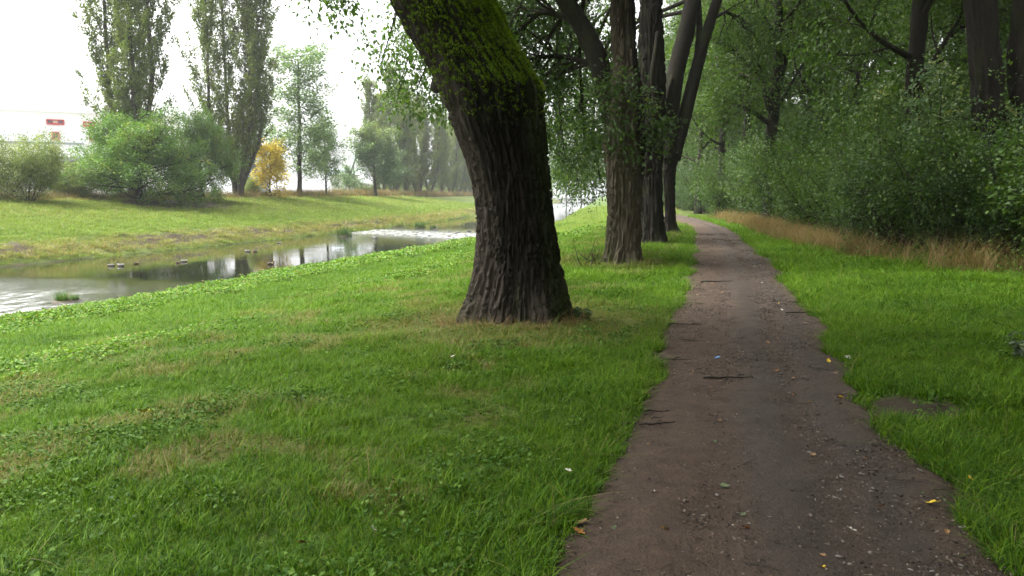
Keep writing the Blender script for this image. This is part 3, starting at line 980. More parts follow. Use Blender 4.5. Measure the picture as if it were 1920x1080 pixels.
    crown_parts(rng, root, segs, twigs, 32, 0.17, 0.115, 0.060, LEAF_ROW, BARK_TWIG)


def tree_three():
    rng = np.random.default_rng(103)
    rows = [(480, 1188, 1262), (460, 1193, 1256), (450, 1197, 1251), (435, 1199, 1247), (400, 1199, 1245), (330, 1198, 1243), (250, 1195, 1247), (150, 1194, 1249), (60, 1196, 1245), (0, 1198, 1243), (-100, 1200, 1240), (-200, 1204, 1238)]
    me, I = barked_trunk(rows, 25.7, 41, na=130, dz=0.05, depth=0.06, freq=4.5, lobes=6, lobe_amp=0.12, lumps=0.08)
    f = I['foot']
    root = thing('old_tree', 'dark upright old tree tucked close behind the grey-barked tree in the row', 'tree', f, group='old trees in a row beside the path')
    obj('trunk', me, BARK_DARK, root)
    segs, twigs = [], []
    c, r = limb_px([(1235, 215), (1222, 150), (1228, 100), (1232, 60)], 25.3, f, [7, 5, 3], [0, -0.3, -0.3, 0])
    obj('limb', rough_limb(c, r, 43, sides=12), BARK_DARK, root)
    up_limb(rng, P(1221, -190, 25.7) - f, (0.1, 0.1, 1.0), 9.0, 0.4, segs, twigs, CFG_ROW, k=13, t0=0.1)
    up_limb(rng, P(1215, -100, 25.7) - f, (-0.9, 0.2, 0.9), 8.5, 0.2, segs, twigs, CFG_ROW, k=11, t0=0.2)
    up_limb(rng, P(1235, -80, 25.7) - f, (0.9, 0.0, 0.8), 8.5, 0.2, segs, twigs, CFG_ROW, k=11, t0=0.2)
    cfgd = dict(CFG_ROW, up=[0, -0.1, -0.2, -0.3], len=[2.4, 1.5, 0.8])
    for pts, dd in (([(1190, -60), (1130, 40), (1090, 160), (1075, 280), (1085, 350)], [0, 2, 4, 5, 6]), ([(1190, -20), (1120, 120), (1110, 240), (1125, 340)], [0, 2, 3, 4]), ([(1200, -60), (1060, 20), (1040, 180), (1050, 300)], [0, 2, 4, 5]), ([(1200, -100), (1110, -50), (1030, 10), (970, 60)], [0, 3, 5, 7]), ([(1200, -60), (1100, 0), (1050, 80), (1000, 160)], [0, 3, 6, 8])):
        c, r = limb_px(pts, 25.7, f, [4, 3, 1.2], dd)
        segs.append((1, c, r)); sprout(rng, c, r, 5.0, 1, cfgd, segs, twigs, t0=0.25, k=15)
    crown_parts(rng, root, segs, twigs, 28, 0.18, 0.135, 0.07, LEAF_ROW, BARK_TWIG)


def tree_four():
    rng = np.random.default_rng(104)
    rows = [(455, 1228, 1288), (440, 1236, 1280), (430, 1241, 1273), (415, 1245, 1268), (380, 1246, 1266), (330, 1243, 1267), (295, 1241, 1273), (275, 1242, 1276), (255, 1246, 1274)]
    me, I = barked_trunk(rows, 32.4, 61, na=100, dz=0.06, depth=0.05, freq=4.5, lobes=5, lobe_amp=0.12, lumps=0.07)
    f = I['foot']
    root = thing('old_tree', 'dark forked old tree leaning over the path bend, farthest trunk of the row', 'tree', f, group='old trees in a row beside the path')
    obj('trunk', me, BARK_DARK, root)
    segs, twigs = [], []
    limbs = [([(1254, 300), (1256, 200), (1268, 130), (1286, 60), (1300, 0), (1318, -100)], [15, 18, 17, 15, 12], None), ([(1264, 300), (1282, 225), (1300, 150), (1322, 70), (1345, 0), (1378, -110)], [12, 12, 11, 10, 8], None),
             ([(1306, 120), (1312, 60), (1310, 0), (1306, -90)], [6, 6, 5, 4], None), ([(1246, 270), (1240, 215), (1256, 160), (1268, 118)], [7, 6, 5, 4], [0, -0.4, -0.4, 0])]
    for q, (pts, rp, dd) in enumerate(limbs):
        c, r = limb_px(pts, 32.4, f, rp, dd)
        obj('limb', rough_limb(c, r, 65 + q, sides=16), BARK_DARK, root)
    up_limb(rng, P(1318, -95, 32.4) - f, (0.1, 0.1, 1.0), 8.5, 0.24, segs, twigs, CFG_ROW, k=12, t0=0.1)
    up_limb(rng, P(1378, -105, 32.4) - f, (0.6, 0.1, 1.0), 8.0, 0.18, segs, twigs, CFG_ROW, k=11, t0=0.1)
    up_limb(rng, P(1306, -85, 32.4) - f, (-0.8, 0.1, 1.0), 8.5, 0.15, segs, twigs, CFG_ROW, k=12, t0=0.1)
    cfgd = dict(CFG_ROW, up=[0, -0.1, -0.2, -0.3], len=[2.6, 1.6, 0.8])
    for pts, dd in (([(1290, 20), (1200, 40), (1120, 130), (1080, 250), (1075, 340)], [0, 2, 3, 4, 5]), ([(1330, 40), (1360, 20), (1400, 40), (1430, 100)], [0, 1, 2, 3]), ([(1290, 0), (1150, 60), (1110, 200), (1120, 330)], [0, 3, 6, 8]),
                    ([(1300, -40), (1180, -20), (1060, 90), (1045, 240), (1060, 340)], [0, 4, 7, 9, 10])):
        c, r = limb_px(pts, 32.4, f, [4, 3, 1.2], dd)
        segs.append((1, c, r)); sprout(rng, c, r, 5.0, 1, cfgd, segs, twigs, t0=0.2, k=15)
    crown_parts(rng, root, segs, twigs, 30, 0.20, 0.145, 0.075, LEAF_ROW, BARK_TWIG)


tree_one(); tree_two(); tree_three(); tree_four()

# ------------------------------------------------------------------ broadleaved trees in general


def plain_trunk(rng, h, r, lean=(0, 0), sides=12, flare=1.5, n=14):
    t = np.linspace(0, 1, n)
    wob = np.cumsum(rng.normal(0, 0.035, (n, 2)), 0) * h * 0.09
    pts = np.stack([lean[0] * t * h + wob[:, 0] - wob[0, 0], lean[1] * t * h + wob[:, 1] - wob[0, 1], t * h - 0.15], 1)
    rad = r * (1 - 0.62 * t) * (1 + (flare - 1) * np.exp(-t * h / (r * 2.0)))
    return pts, rad


def make_tree(name, label, cat, seed, h, r, cfg, leaf, bark, per, spread, L, W, t0=0.25, group=None, lean=(0, 0), tint_fn=None, extra=None, wood_levels=None):
    rng = np.random.default_rng(seed)
    root = thing(name, label, cat, group=group)
    pts, rad = plain_trunk(rng, h, r, lean)
    obj('trunk', rough_limb(pts, rad, seed, sides=12, sub=3), bark, root)
    segs, twigs = [], []
    sprout(rng, pts, rad, h, 0, cfg, segs, twigs, t0=t0)
    if extra: extra(rng, root, segs, twigs)
    crown_parts(rng, root, segs, twigs, per, spread, L, W, leaf, BARK_TWIG, tint_fn, wood_levels)
    return root


CFG_FOREST = dict(seg=[8, 6, 5, 4], wob=[0.1, 0.15, 0.2, 0.25], up=[0.4, 0.35, -0.1, -0.3], n=[15, 7, 6], t0=[0.2, 0.2, 0.2], ang=[58, 48, 45], len=[5.2, 2.5, 1.1], rad=[0.11, 0.04, 0.012])


def place(o, px, d):
    x, _ = ray_dir(px, 365)
    X, Y = x * d * CA - d * SA, x * d * SA + d * CA
    return (X, Y, float(ground_z(X, Y)) - 0.05)


WOOD_GROUP = 'trees of the wood beyond the thicket'
fw = [make_tree('woodland_tree', 'slim woodland tree with bare lower trunk standing behind the thicket, left of a twin trunk', 'tree', 200 + k, 15 + k, 0.24 + 0.03 * k, dict(CFG_FOREST, n=[15 + k, 7, 6]), LEAF_WOOD, BARK_DARK, 46, 0.24, 0.16, 0.088, t0=0.27, group=WOOD_GROUP) for k in range(3)]
spots = [(1509, 50, 'paler of two slim straight trunks rising side by side above the thicket', 0), (1538, 45, 'darker of two slim straight trunks rising side by side above the thicket', 1), (1700, 24, 'dark stout trunk above the thicket, beside the big forked tree', 2)]
for k, (px, d, lab, v) in enumerate(spots):
    o = fw[v]
    o.location = place(None, px, d); o.rotation_euler = (0, 0, 1.3 * k + 0.4); o.scale = (1.25,) * 3 if k < 2 else (1,) * 3
    o['label'] = lab
rw = np.random.default_rng(5)
WOOD_LAB = 'tree of the dense wood, trunk half hidden behind the thicket'
for k, (px, d) in enumerate([(1342, 78), (1372, 66), (1325, 92), (1395, 84), (1420, 60), (1470, 72), (1600, 44), (1640, 60), (1780, 36), (1880, 30), (1560, 70), (1700, 52), (1830, 58), (1300, 105), (1450, 100), (1970, 24), (2050, 34), (1940, 46), (1380, 120), (1290, 128), (1240, 110), (1560, 100), (1310, 66), (1350, 56), (1395, 50), (1285, 86), (1335, 110)]):
    dup(fw[k % 3], WOOD_LAB, place(None, px, d), rw.uniform(0, 6.28), rw.uniform(0.85, 1.2), WOOD_GROUP)


SHADE = 'tree of the row and wood out of view, added to shade lawn and verge'  # unseen copies outside the frame, added to shade lawn and verge
for k, (X_, Y_) in enumerate([(-2.9, 0.5), (-2.6, -7.2), (5.6, 1.5), (8.5, 8.5), (4.5, -7.0), (7.2, 5.0), (11.5, 3.0), (10.5, -4.0), (14.5, 9.0), (16.0, -1.0), (7.5, -13.0)]):
    dup(fw[k % 3], SHADE, (X_, Y_, float(ground_z(X_, Y_)) - 0.05), k * 1.9, 1.1, group='trees out of view added for shade')


def arch_extra(rng, root, segs, twigs):
    f = np.array(place(None, 1447, 38.0))
    for q, (pts, rp) in enumerate([([(1446, 205), (1434, 160), (1408, 122), (1372, 92), (1335, 70), (1295, 62)], [9, 7, 6, 5, 4]), ([(1448, 190), (1468, 140), (1478, 80), (1486, 20)], [6, 5, 4, 3]), ([(1440, 230), (1420, 215), (1395, 200), (1355, 190)], [5, 4, 3, 2])]):
        c, r = limb_px(pts, 38.0, f, rp)
        obj('limb', rough_limb(c, r, 300 + q, sides=10), BARK_DARK, root)
        sprout(rng, c, r, 4.0, 1, CFG_FOREST, segs, twigs, t0=0.5, k=8)


at = make_tree('woodland_tree', 'woodland tree with one limb arching toward the path above the thicket', 'tree', 230, 14, 0.34, dict(CFG_FOREST, n=[12, 7, 6]), LEAF_WOOD, BARK_DARK, 40, 0.24, 0.16, 0.088, t0=0.4, group=WOOD_GROUP, extra=arch_extra)
at.location = place(None, 1447, 38.0)


def tree_five():
    rng = np.random.default_rng(105)
    d = 18.6
    rows = [(560, 1826, 1972), (520, 1832, 1966), (480, 1836, 1960), (380, 1840, 1955), (320, 1840, 1957), (285, 1834, 1962), (255, 1830, 1966)]
    me, I = barked_trunk(rows, d, 81, na=120, dz=0.05, depth=0.05, freq=4.5, lobes=6, lobe_amp=0.10, lumps=0.10)
    f = I['foot']
    root = thing('old_tree', 'big dark two-stemmed tree rising out of the bushes at the right edge', 'tree', f)
    obj('trunk', me, BARK_DARK, root)
    segs, twigs = [], []
    for q, (pts, rp) in enumerate([([(1868, 300), (1856, 200), (1846, 100), (1838, 0), (1828, -120)], [32, 29, 26, 24]), ([(1928, 300), (1926, 210), (1922, 110), (1928, 0), (1940, -120)], [33, 30, 29, 27])]):
        c, r = limb_px(pts, d, f, rp)
        obj('limb', rough_limb(c, r, 85 + q, sides=40, depth=0.20), BARK_DARK, root)
    up_limb(rng, P(1828, -115, d) - f, (-0.3, 0.2, 1.0), 9.5, 0.3, segs, twigs, CFG_ROW, k=14, t0=0.1)
    up_limb(rng, P(1940, -115, d) - f, (0.4, -0.2, 1.0), 9.5, 0.3, segs, twigs, CFG_ROW, k=14, t0=0.1)
    up_limb(rng, P(1830, -100, d) - f, (-0.9, -0.5, 0.8), 8.0, 0.2, segs, twigs, CFG_ROW, k=12, t0=0.2)
    # ivy-like shoots on the trunk
    for k in range(26):
        b = P(rng.uniform(1845, 1960), rng.uniform(150, 430), d - 0.62) - f
        grow(rng, b, np.array([SA, -CA, 0]) + rng.normal(0, 0.6, 3), 0.6, 0.008, 3, CFG_ROW, segs, twigs)
    crown_parts(rng, root, segs, twigs, 20, 0.13, 0.10, 0.05, LEAF_WOOD, BARK_TWIG)


tree_five()

# ------------------------------------------------------------------ thicket along the path
CFG_SHRUB = dict(seg=[6, 5, 4], wob=[0.12, 0.18, 0.25], up=[0.35, 0.0, -0.3], n=[8, 6], t0=[0.12, 0.15], ang=[48, 48], len=[1.15, 0.6], rad=[0.014, 0.006])


def make_shrub(name, label, seed, h, stems, leaf, per, spread, L, W, cfg=CFG_SHRUB, spread_ang=0.75, tint_fn=None, group=None, cat='shrub'):
    rng = np.random.default_rng(seed)
    root = thing(name, label, cat, group=group)
    segs, twigs = [], []
    for k in range(stems):
        a = k * 2.4 + rng.normal(0, 0.3)
        d = np.array([math.cos(a) * spread_ang * rng.uniform(0.15, 1.2), math.sin(a) * spread_ang * rng.uniform(0.15, 1.2), 1.0])
        grow(rng, np.array([math.cos(a) * 0.15, math.sin(a) * 0.15, -0.05]), d, h * rng.uniform(0.6, 1.12), 0.03, 0, cfg, segs, twigs)
    w = wood_mesh('stems', segs, sides=(6, 4, 3))
    obj('stems', w, BARK_TWIG, root, kind='stuff')
    pos, ax, idx = twig_leaves(rng, twigs, per, spread)
    keep = pos[:, 2] > 0.03
    tint = rng.random(len(twigs))[idx] * 0.45 + rng.random(len(pos)) * 0.5
    if tint_fn is not None: tint = tint_fn(pos, tint)
    obj('foliage', leaves_mesh('foliage', rng, pos[keep], ax[keep], L, W, tint[keep]), leaf, root, kind='stuff')
    return root


SH_GROUP = 'bushes of the thicket along the path'
SH_LAB = 'dense dark small-leaved bush in the unbroken thicket along the path'
SH_LAB2 = 'dense lighter broad-leaved bush in the unbroken thicket along the path'
shr = [make_shrub('thicket_shrub', SH_LAB, 400 + k, 3.1 + 0.25 * k, 12, (LEAF_SHRUB, LEAF_HAZEL, LEAF_SHRUB, LEAF_HAZEL)[k], (20, 14, 24, 15)[k], (0.10, 0.13, 0.09, 0.12)[k], (0.075, 0.115, 0.058, 0.095)[k], (0.042, 0.080, 0.034, 0.062)[k], group=SH_GROUP) for k in range(4)]
for k_, s in enumerate(shr): s['label'] = (SH_LAB, SH_LAB2)[k_ % 2]
used = 0
rs = np.random.default_rng(77)


def put_shrub(X, Y, s, lab=None):
    global used
    s = s * (1 + 0.38 * float(smooth(24, 40, Y)))
    loc = (X, Y, float(ground_z(X, Y)) - 0.05)
    v = used % 4 if used < 4 else int(rs.integers(0, 4))
    if used < 4:
        o = shr[v]; o.location = loc; o.rotation_euler = (0, 0, rs.uniform(0, 6.28)); o.scale = (s,) * 3
    else:
        dup(shr[v], lab or (SH_LAB, SH_LAB2)[v % 2], loc, rs.uniform(0, 6.28), (s * rs.uniform(.9, 1.15), s * rs.uniform(.9, 1.15), s), SH_GROUP)
    used += 1


y = 15.0
while y < 95:
    put_shrub(front_x(y) + 1.5 + rs.uniform(-0.2, 0.35), y, rs.uniform(0.72, 0.98))
    y += 1.45 + 0.018 * y
y = 16.5
while y < 95:
    put_shrub(front_x(y) + 3.3 + rs.uniform(-0.4, 0.4), y + rs.uniform(-.4, .4), rs.uniform(1.0, 1.3))
    y += 2.1 + 0.02 * y
y = 15.5
while y < 90:
    put_shrub(front_x(y) + 6.2 + rs.uniform(-0.6, 0.6), y + rs.uniform(-.4, .4), rs.uniform(1.2, 1.6))
    y += 3.0 + 0.03 * y
y = 20
while y < 90:
    put_shrub(front_x(y) + 10.5 + rs.uniform(-1, 1), y, rs.uniform(1.5, 1.9))
    y += 4.5 + 0.04 * y
for px, d, s_, lb in ((1795, 17.2, 1.0, 'bush left of the big two-stemmed tree at the thicket front'), (1850, 16.9, 0.85, 'low bush in front of the left stem of the two-stemmed tree'), (1905, 16.6, 1.0, 'bush hiding the foot of the two-stemmed tree'), (1965, 16.0, 0.95, 'bush cut by the right edge of the picture'), (1760, 18.8, 1.15, 'bush below the yellow-tinged sapling'), (1880, 17.3, 1.1, 'bush pressed against the trunk of the two-stemmed tree')):
    lc = place(None, px, d); put_shrub(lc[0], lc[1], s_ * 0.78, lb)
for k in range(9):
    put_shrub(7.2 + 1.2 * (k % 2) + 0.1 * k, -9.0 + 2.4 * k, 1.2, 'bush carrying the thicket on out of view, added to block sky light')  # unseen, added to keep low sky light off the verge
b1 = make_shrub('maple_sapling', 'yellow-tinged leafy sapling rising above the thicket near the forked tree', 440, 4.4, 7, LEAF_GOLD, 13, 0.09, 0.10, 0.075, spread_ang=0.5, cat='sapling', tint_fn=lambda p, t: np.clip(t * 0.6 + 0.35 * smooth(2.2, 3.6, p[:, 2]) * (np.sin(p[:, 0] * 5) > 0.2), 0, 1))
b1.location = place(None, 1722, 19.5)

# ------------------------------------------------------------------ far bank
def columnar(name, label, seed, h, rad, stems, group, leaf=LEAF_POPLAR, nb=62, per=26, low=0.035, L=0.26, W=0.17):
    """Lombardy poplar: several stems, steep branches hugging them"""
    rng = np.random.default_rng(seed)
    root = thing(name, label, 'poplar', group=group)
    cfg = dict(seg=[6, 4, 3], wob=[0.07, 0.10, 0.14], up=[0.25, 0.45, 0.4], n=[6], t0=[0.12], ang=[22], len=[1.7], rad=[0.03], shape=1)
    segs, twigs = [], []
    for s in range(stems):
        a = s * 2 * np.pi / stems + rng.uniform(0, 1.0)
        off = np.array([math.cos(a), math.sin(a)])
        hh = h * (1 - 0.10 * s) * rng.uniform(0.95, 1.03)
        t = np.linspace(0, 1, 16)
        wob = np.cumsum(rng.normal(0, 0.05, (16, 2)), 0)
        sp = rad * 0.42 * smooth(0, 0.35, t) * (1 if stems > 1 else 0)
        pts = np.stack([off[0] * (0.18 + sp) + wob[:, 0], off[1] * (0.18 + sp) + wob[:, 1], t * hh - 0.2], 1)
        r = 0.42 / math.sqrt(stems) * 1.25 * (1 - 0.93 * t) * (1 + 0.6 * np.exp(-t * hh / 0.8))
        obj('trunk', rough_limb(pts, r, seed + s, sides=10, sub=3), BARK_POPLAR, root)
        for k in range(nb):
            tt = low + (0.985 - low) * (k + rng.random()) / nb
            f = tt * 15; i = min(int(f), 14); p = pts[i] * (1 - (f - i)) + pts[i + 1] * (f - i)
            az = k * 2.4 + rng.normal(0, 0.4)
            env = rad * np.interp(tt, [0, 0.12, 0.35, 0.7, 0.9, 1.0], [0.55, 0.85, 1.0, 0.8, 0.45, 0.12])
            ang = R(rng.uniform(16, 30))
            ll = min(env * 0.62 / math.sin(ang), hh * 0.22) * rng.uniform(0.6, 1.1)
            dv = np.array([math.cos(az) * math.sin(ang), math.sin(az) * math.sin(ang), math.cos(ang)])
            grow(rng, p, dv, ll, 0.05 * (1.1 - tt), 0, cfg, segs, twigs)
    w = wood_mesh('branches', segs, sides=(5, 3, 3), levels=(0,))
    obj('branches', w, BARK_POPLAR, root, kind='stuff')
    pos, ax, idx = twig_leaves(rng, twigs, per, 0.15)
    patch = fbm(pos[:, 0] * 0.5, pos[:, 1] * 0.5, pos[:, 2] * 0.22, seed=seed, octv=3)
    tint = np.clip(patch * 0.9 - 0.1 + rng.random(len(pos)) * 0.35, 0, 1)
    obj('crown', leaves_mesh('crown', rng, pos, ax, L, W, tint, droop=0.1), leaf, root, kind='stuff')
    return root


def far_place(o, px, w, rz=0.0, s=1.0):
    X, Y, d = side_pts(px, w)
    o.location = (X, Y, float(ground_z(X, Y)) - 0.08); o.rotation_euler = (0, 0, rz)
    o.scale = (s,) * 3 if np.isscalar(s) else s
    return d


POP = 'poplars on the far bank'
p1 = columnar('poplar_tree', 'tall poplar with two dark stems rising behind the broad spreading bush', 500, 36, 5.6, 3, POP, nb=80, per=46)
far_place(p1, 250, 55.0, 0.6)
p2 = columnar('poplar_tree', 'tall poplar with split stems standing beside the small yellow tree', 510, 37, 6.0, 4, POP, nb=74, per=41)
far_place(p2, 446, 54.5, 2.0)
p3 = columnar('poplar_tree', 'first poplar of the hazy far row, sparse at its top', 520, 26, 4.2, 2, POP, nb=60, per=46)
far_place(p3, 716, 58.0, 0.3)
p4 = columnar('poplar_tree', 'dense drooping grey-green poplar in the hazy far row', 530, 22, 4.4, 2, POP, nb=70, per=50)
POPL = 'grey-green poplar fading into haze in the far row'
for k, (px, w, s) in enumerate([(740, 58.5, 1.08), (762, 58, 1.05), (783, 57.5, 1.0), (806, 57, 0.95), (828, 57.5, 0.98), (846, 57, 0.9), (860, 57.5, 0.95), (872, 57, 0.9), (884, 57.5, 0.95), (895, 57, 0.9), (905, 57, 0.95), (915, 57, 0.9), (925, 57, .95)]):
    o = p4 if k == 0 else dup(p4 if k % 3 else p3, POPL, (0, 0, 0), group=POP)
    o['label'] = ('second', 'third', 'fourth', 'fifth', 'sixth', 'seventh')[k] + ' poplar from the left in the hazy far row' if k < 6 else 'one of the farthest poplars merging at the end of the hazy row'
    far_place(o, px, w, 1.1 * k, (s * 1.15, s * 1.15, s))

# broad spreading bush tree in front of the first poplar
CFG_OAK = dict(seg=[8, 6, 5], wob=[0.1, 0.18, 0.22], up=[0.1, 0.05, -0.2], n=[9, 7], t0=[0.2, 0.15], ang=[50, 48], len=[2.5, 1.1], rad=[0.05, 0.015])


def oak():
    rng = np.random.default_rng(600)
    root = thing('spreading_tree', 'broad low green tree spreading over bare soil below the first poplar', 'tree')
    pts, rad = plain_trunk(rng, 6.0, 0.32)
    obj('trunk', rough_limb(pts, rad, 601, sides=12), BARK_DARK, root)
    segs, twigs = [], []
    for k in range(30):
        t = rng.uniform(0.10, 0.95); i = int(t * 13)
        a = k * 2.4
        el = rng.uniform(-0.05, 0.5) + 0.9 * t * t
        ll = 6.9 * (1.05 - 0.55 * t) * rng.uniform(0.5, 1.15)
        grow(rng, pts[i], (math.cos(a), math.sin(a), el), ll, 0.09, 0, CFG_OAK, segs, twigs)
    pos_t = lambda p, t: np.clip(t * 0.75 + 0.4 * smooth(0.55, 0.7, fbm(p[:, 0] * 0.7 + 3, p[:, 1] * 0.7, p[:, 2] * 0.7, seed=4)), 0, 1)
    crown_parts(rng, root, segs, twigs, 28, 0.17, 0.18, 0.115, LEAF_OAK, BARK_TWIG, pos_t, wood_levels=(0, 1))
    return root


ok_ = oak(); far_place(ok_, 262, 51.0, 0.4, (1.12, 1.12, 0.92))
ok2 = dup(ok_, 'upright green tree overlapping the foot of the second poplar', (0, 0, 0))
far_place(ok2, 378, 52.0, 2.3, (0.62, 0.62, 1.05))

# willow bush at the picture's left edge, and another beyond it
CFG_WIL = dict(seg=[7, 5, 4], wob=[0.1, 0.16, 0.2], up=[0.5, 0.4, 0.2], n=[9, 6], t0=[0.12, 0.15], ang=[38, 38], len=[2.0, 0.9], rad=[0.03, 0.01])
wb = make_shrub('willow_shrub', 'rounded grey-green willow bush on the far bank at the left edge', 620, 4.6, 16, LEAF_WILLOW, 30, 0.18, 0.20, 0.07, cfg=CFG_WIL, spread_ang=0.95)
far_place(wb, 52, 52.0)
wb2 = dup(wb, 'small pale willow bush between the rounded willow and the spreading tree', (0, 0, 0), scale=0.6)
far_place(wb2, 134, 55.0, 2.0, (0.72, 0.72, 0.55))
wb3 = dup(wb, 'low scrub bush in the gap beside the second poplar', (0, 0, 0), scale=0.6)
far_place(wb3, 470, 56.0, 1.0, (0.55, 0.55, 0.5))

CFG_SMALL = dict(seg=[7, 5, 4], wob=[0.1, 0.16, 0.2], up=[0.5, 0.35, 0.1], n=[16, 7], t0=[0.2, 0.2], ang=[48, 44], len=[2.6, 1.1], rad=[0.04, 0.012])
yt = make_tree('yellow_tree', 'small golden-yellow autumn tree beside the second poplar', 'tree', 640, 5.4, 0.10, dict(CFG_SMALL, n=[18, 6], len=[1.9, 0.9]), LEAF_YELLOW, BARK_TWIG, 34, 0.22, 0.22, 0.15, t0=0.12)
far_place(yt, 508, 53.0, 0.0, (1.45, 1.45, 1.12))
yg = make_tree('lime_sapling', 'yellow-green sapling peeping over the golden autumn tree', 'tree', 645, 7.2, 0.09, dict(CFG_SMALL, n=[16, 6], len=[1.5, 0.8]), LEAF_GOLD, BARK_TWIG, 34, 0.22, 0.22, 0.15, t0=0.3, tint_fn=lambda p, t: np.clip(t * 0.4 + 0.55, 0, 1))
far_place(yg, 520, 56.0)
tt_ = make_tree('slender_tree', 'tall airy pale-green tree with open crown between yellow tree and round tree', 'tree', 650, 18.5, 0.26, dict(CFG_SMALL, n=[36, 8], len=[5.0, 1.7]), LEAF_PALE, BARK_TWIG, 48, 0.32, 0.28, 0.18, t0=0.12)
far_place(tt_, 562, 54.0, 0.0, (1.4, 1.4, 1.0))
st_ = make_tree('small_tree', 'smaller grey-green tree right beside the tall airy one', 'tree', 660, 9.0, 0.17, dict(CFG_SMALL, n=[22, 7], len=[4.2, 1.4]), LEAF_PALE, BARK_TWIG, 60, 0.32, 0.27, 0.17, t0=0.14)
far_place(st_, 612, 53.5)
rt = make_tree('round_tree', 'rounded blue-green tree with yellowing top on the levee', 'tree', 670, 9.6, 0.24, dict(CFG_SMALL, n=[30, 8], len=[4.6, 1.5], up=[0.25, 0.2, 0.0]), LEAF_GOLD, BARK_DARK, 70, 0.32, 0.27, 0.18, t0=0.14, tint_fn=lambda p, t: np.clip(t * 0.55 + 0.3 * smooth(6.5, 10, p[:, 2]), 0, 1))
far_place(rt, 704, 53.0, 0.0, (1.3, 1.3, 1.08))
FAR_T = 'bluish tree in the hazy distance below the poplar row'
fb = [dup(st_, FAR_T, (0, 0, 0), group='hazy trees below the poplar row') for _ in range(7)]
for o, (px, w, s) in zip(fb, [(738, 58, 1.0), (765, 60, 0.8), (850, 63, 0.8), (876, 62, 0.9), (898, 62, 0.9), (815, 62, 0.6), (655, 62, 0.55)]):
    far_place(o, px, w, px * 0.3, s)
# trees closing the view down the river
DIST = 'distant hazy tree closing the view down the river'
for k, (px, d, s) in enumerate([(930, 330, 1.3), (955, 300, 1.1), (985, 320, 1.2), (1010, 290, 1.2), (1035, 330, 1.3), (1062, 300, 1.0), (1090, 340, 1.4), (1112, 270, 1.1), (1140, 240, 1.2), (1175, 220, 1.2), (1215, 200, 1.2), (1250, 185, 1.1)]):
    dup(fw[k % 3], DIST, place(None, px, d), k * 1.7, s * 0.8, group='distant trees down the river')

# ------------------------------------------------------------------ buildings beyond the far bank
WHITE = plain('white_render', (0.86, 0.86, 0.85), 0.7, 0.2, 0.02, 0.4)
PALE = plain('pale_cladding', (0.66, 0.69, 0.71), 0.5, 0.3, 0.04, 0.5)
GREY = plain('grey_metal', (0.28, 0.30, 0.33), 0.45, 0.4, 0.06)
RED = plain('red_frame', (0.50, 0.045, 0.06), 0.5, 0.3, 0.08)
GLASS = plain('window_glass', (0.10, 0.10, 0.12), 0.08, 0.6, 0.1)
BLIND = plain('cream_blind', (0.62, 0.55, 0.40), 0.7, 0.2, 0.05)


def facing(px, d):
    x, _ = ray_dir(px, 365)
    X, Y = x * d * CA - d * SA, x * d * SA + d * CA
    return X, Y, math.atan2(Y, X) - math.pi / 2


def window(root, cx, cz, w, h, y, panes, blinds=()):
    """framed window on a facade at depth y"""
    f = 0.16
    mb = MB()
    mb.box((cx, y - 0.05, cz + h / 2), (w + 2 * f, 0.30, f)); mb.box((cx, y - 0.05, cz - h / 2), (w + 2 * f, 0.34, f * 1.5))
    for s in (-1, 1): mb.box((cx + s * (w / 2 + f / 2), y - 0.05, cz), (f, 0.28, h - f))
    for k in range(1, panes): mb.box((cx - w / 2 + w * k / panes, y - 0.04, cz), (0.09, 0.2, h - f * 1.5))
    wd = mb.obj('window', RED, root, smooth_shade=False)
    for k in range(panes):
        m2 = MB(); m2.box((cx - w / 2 + w * (k + .5) / panes, y - 0.02, cz), (w / panes - 0.11, 0.08, h - f * 1.5 - 0.02))
        m2.obj('pane', BLIND if k in blinds else GLASS, wd, smooth_shade=False)


SCR = 'low scrub bush at the foot of the hazy poplar row'
for k, px in enumerate((690, 728, 750, 775, 798, 822, 842, 862, 882, 900)):
    o = dup(wb, SCR, (0, 0, 0), group='scrub below the poplar row')
    far_place(o, px, 60.5 + (k % 3), k * 1.3, (0.9, 0.9, 0.55 + 0.1 * (k % 3)))


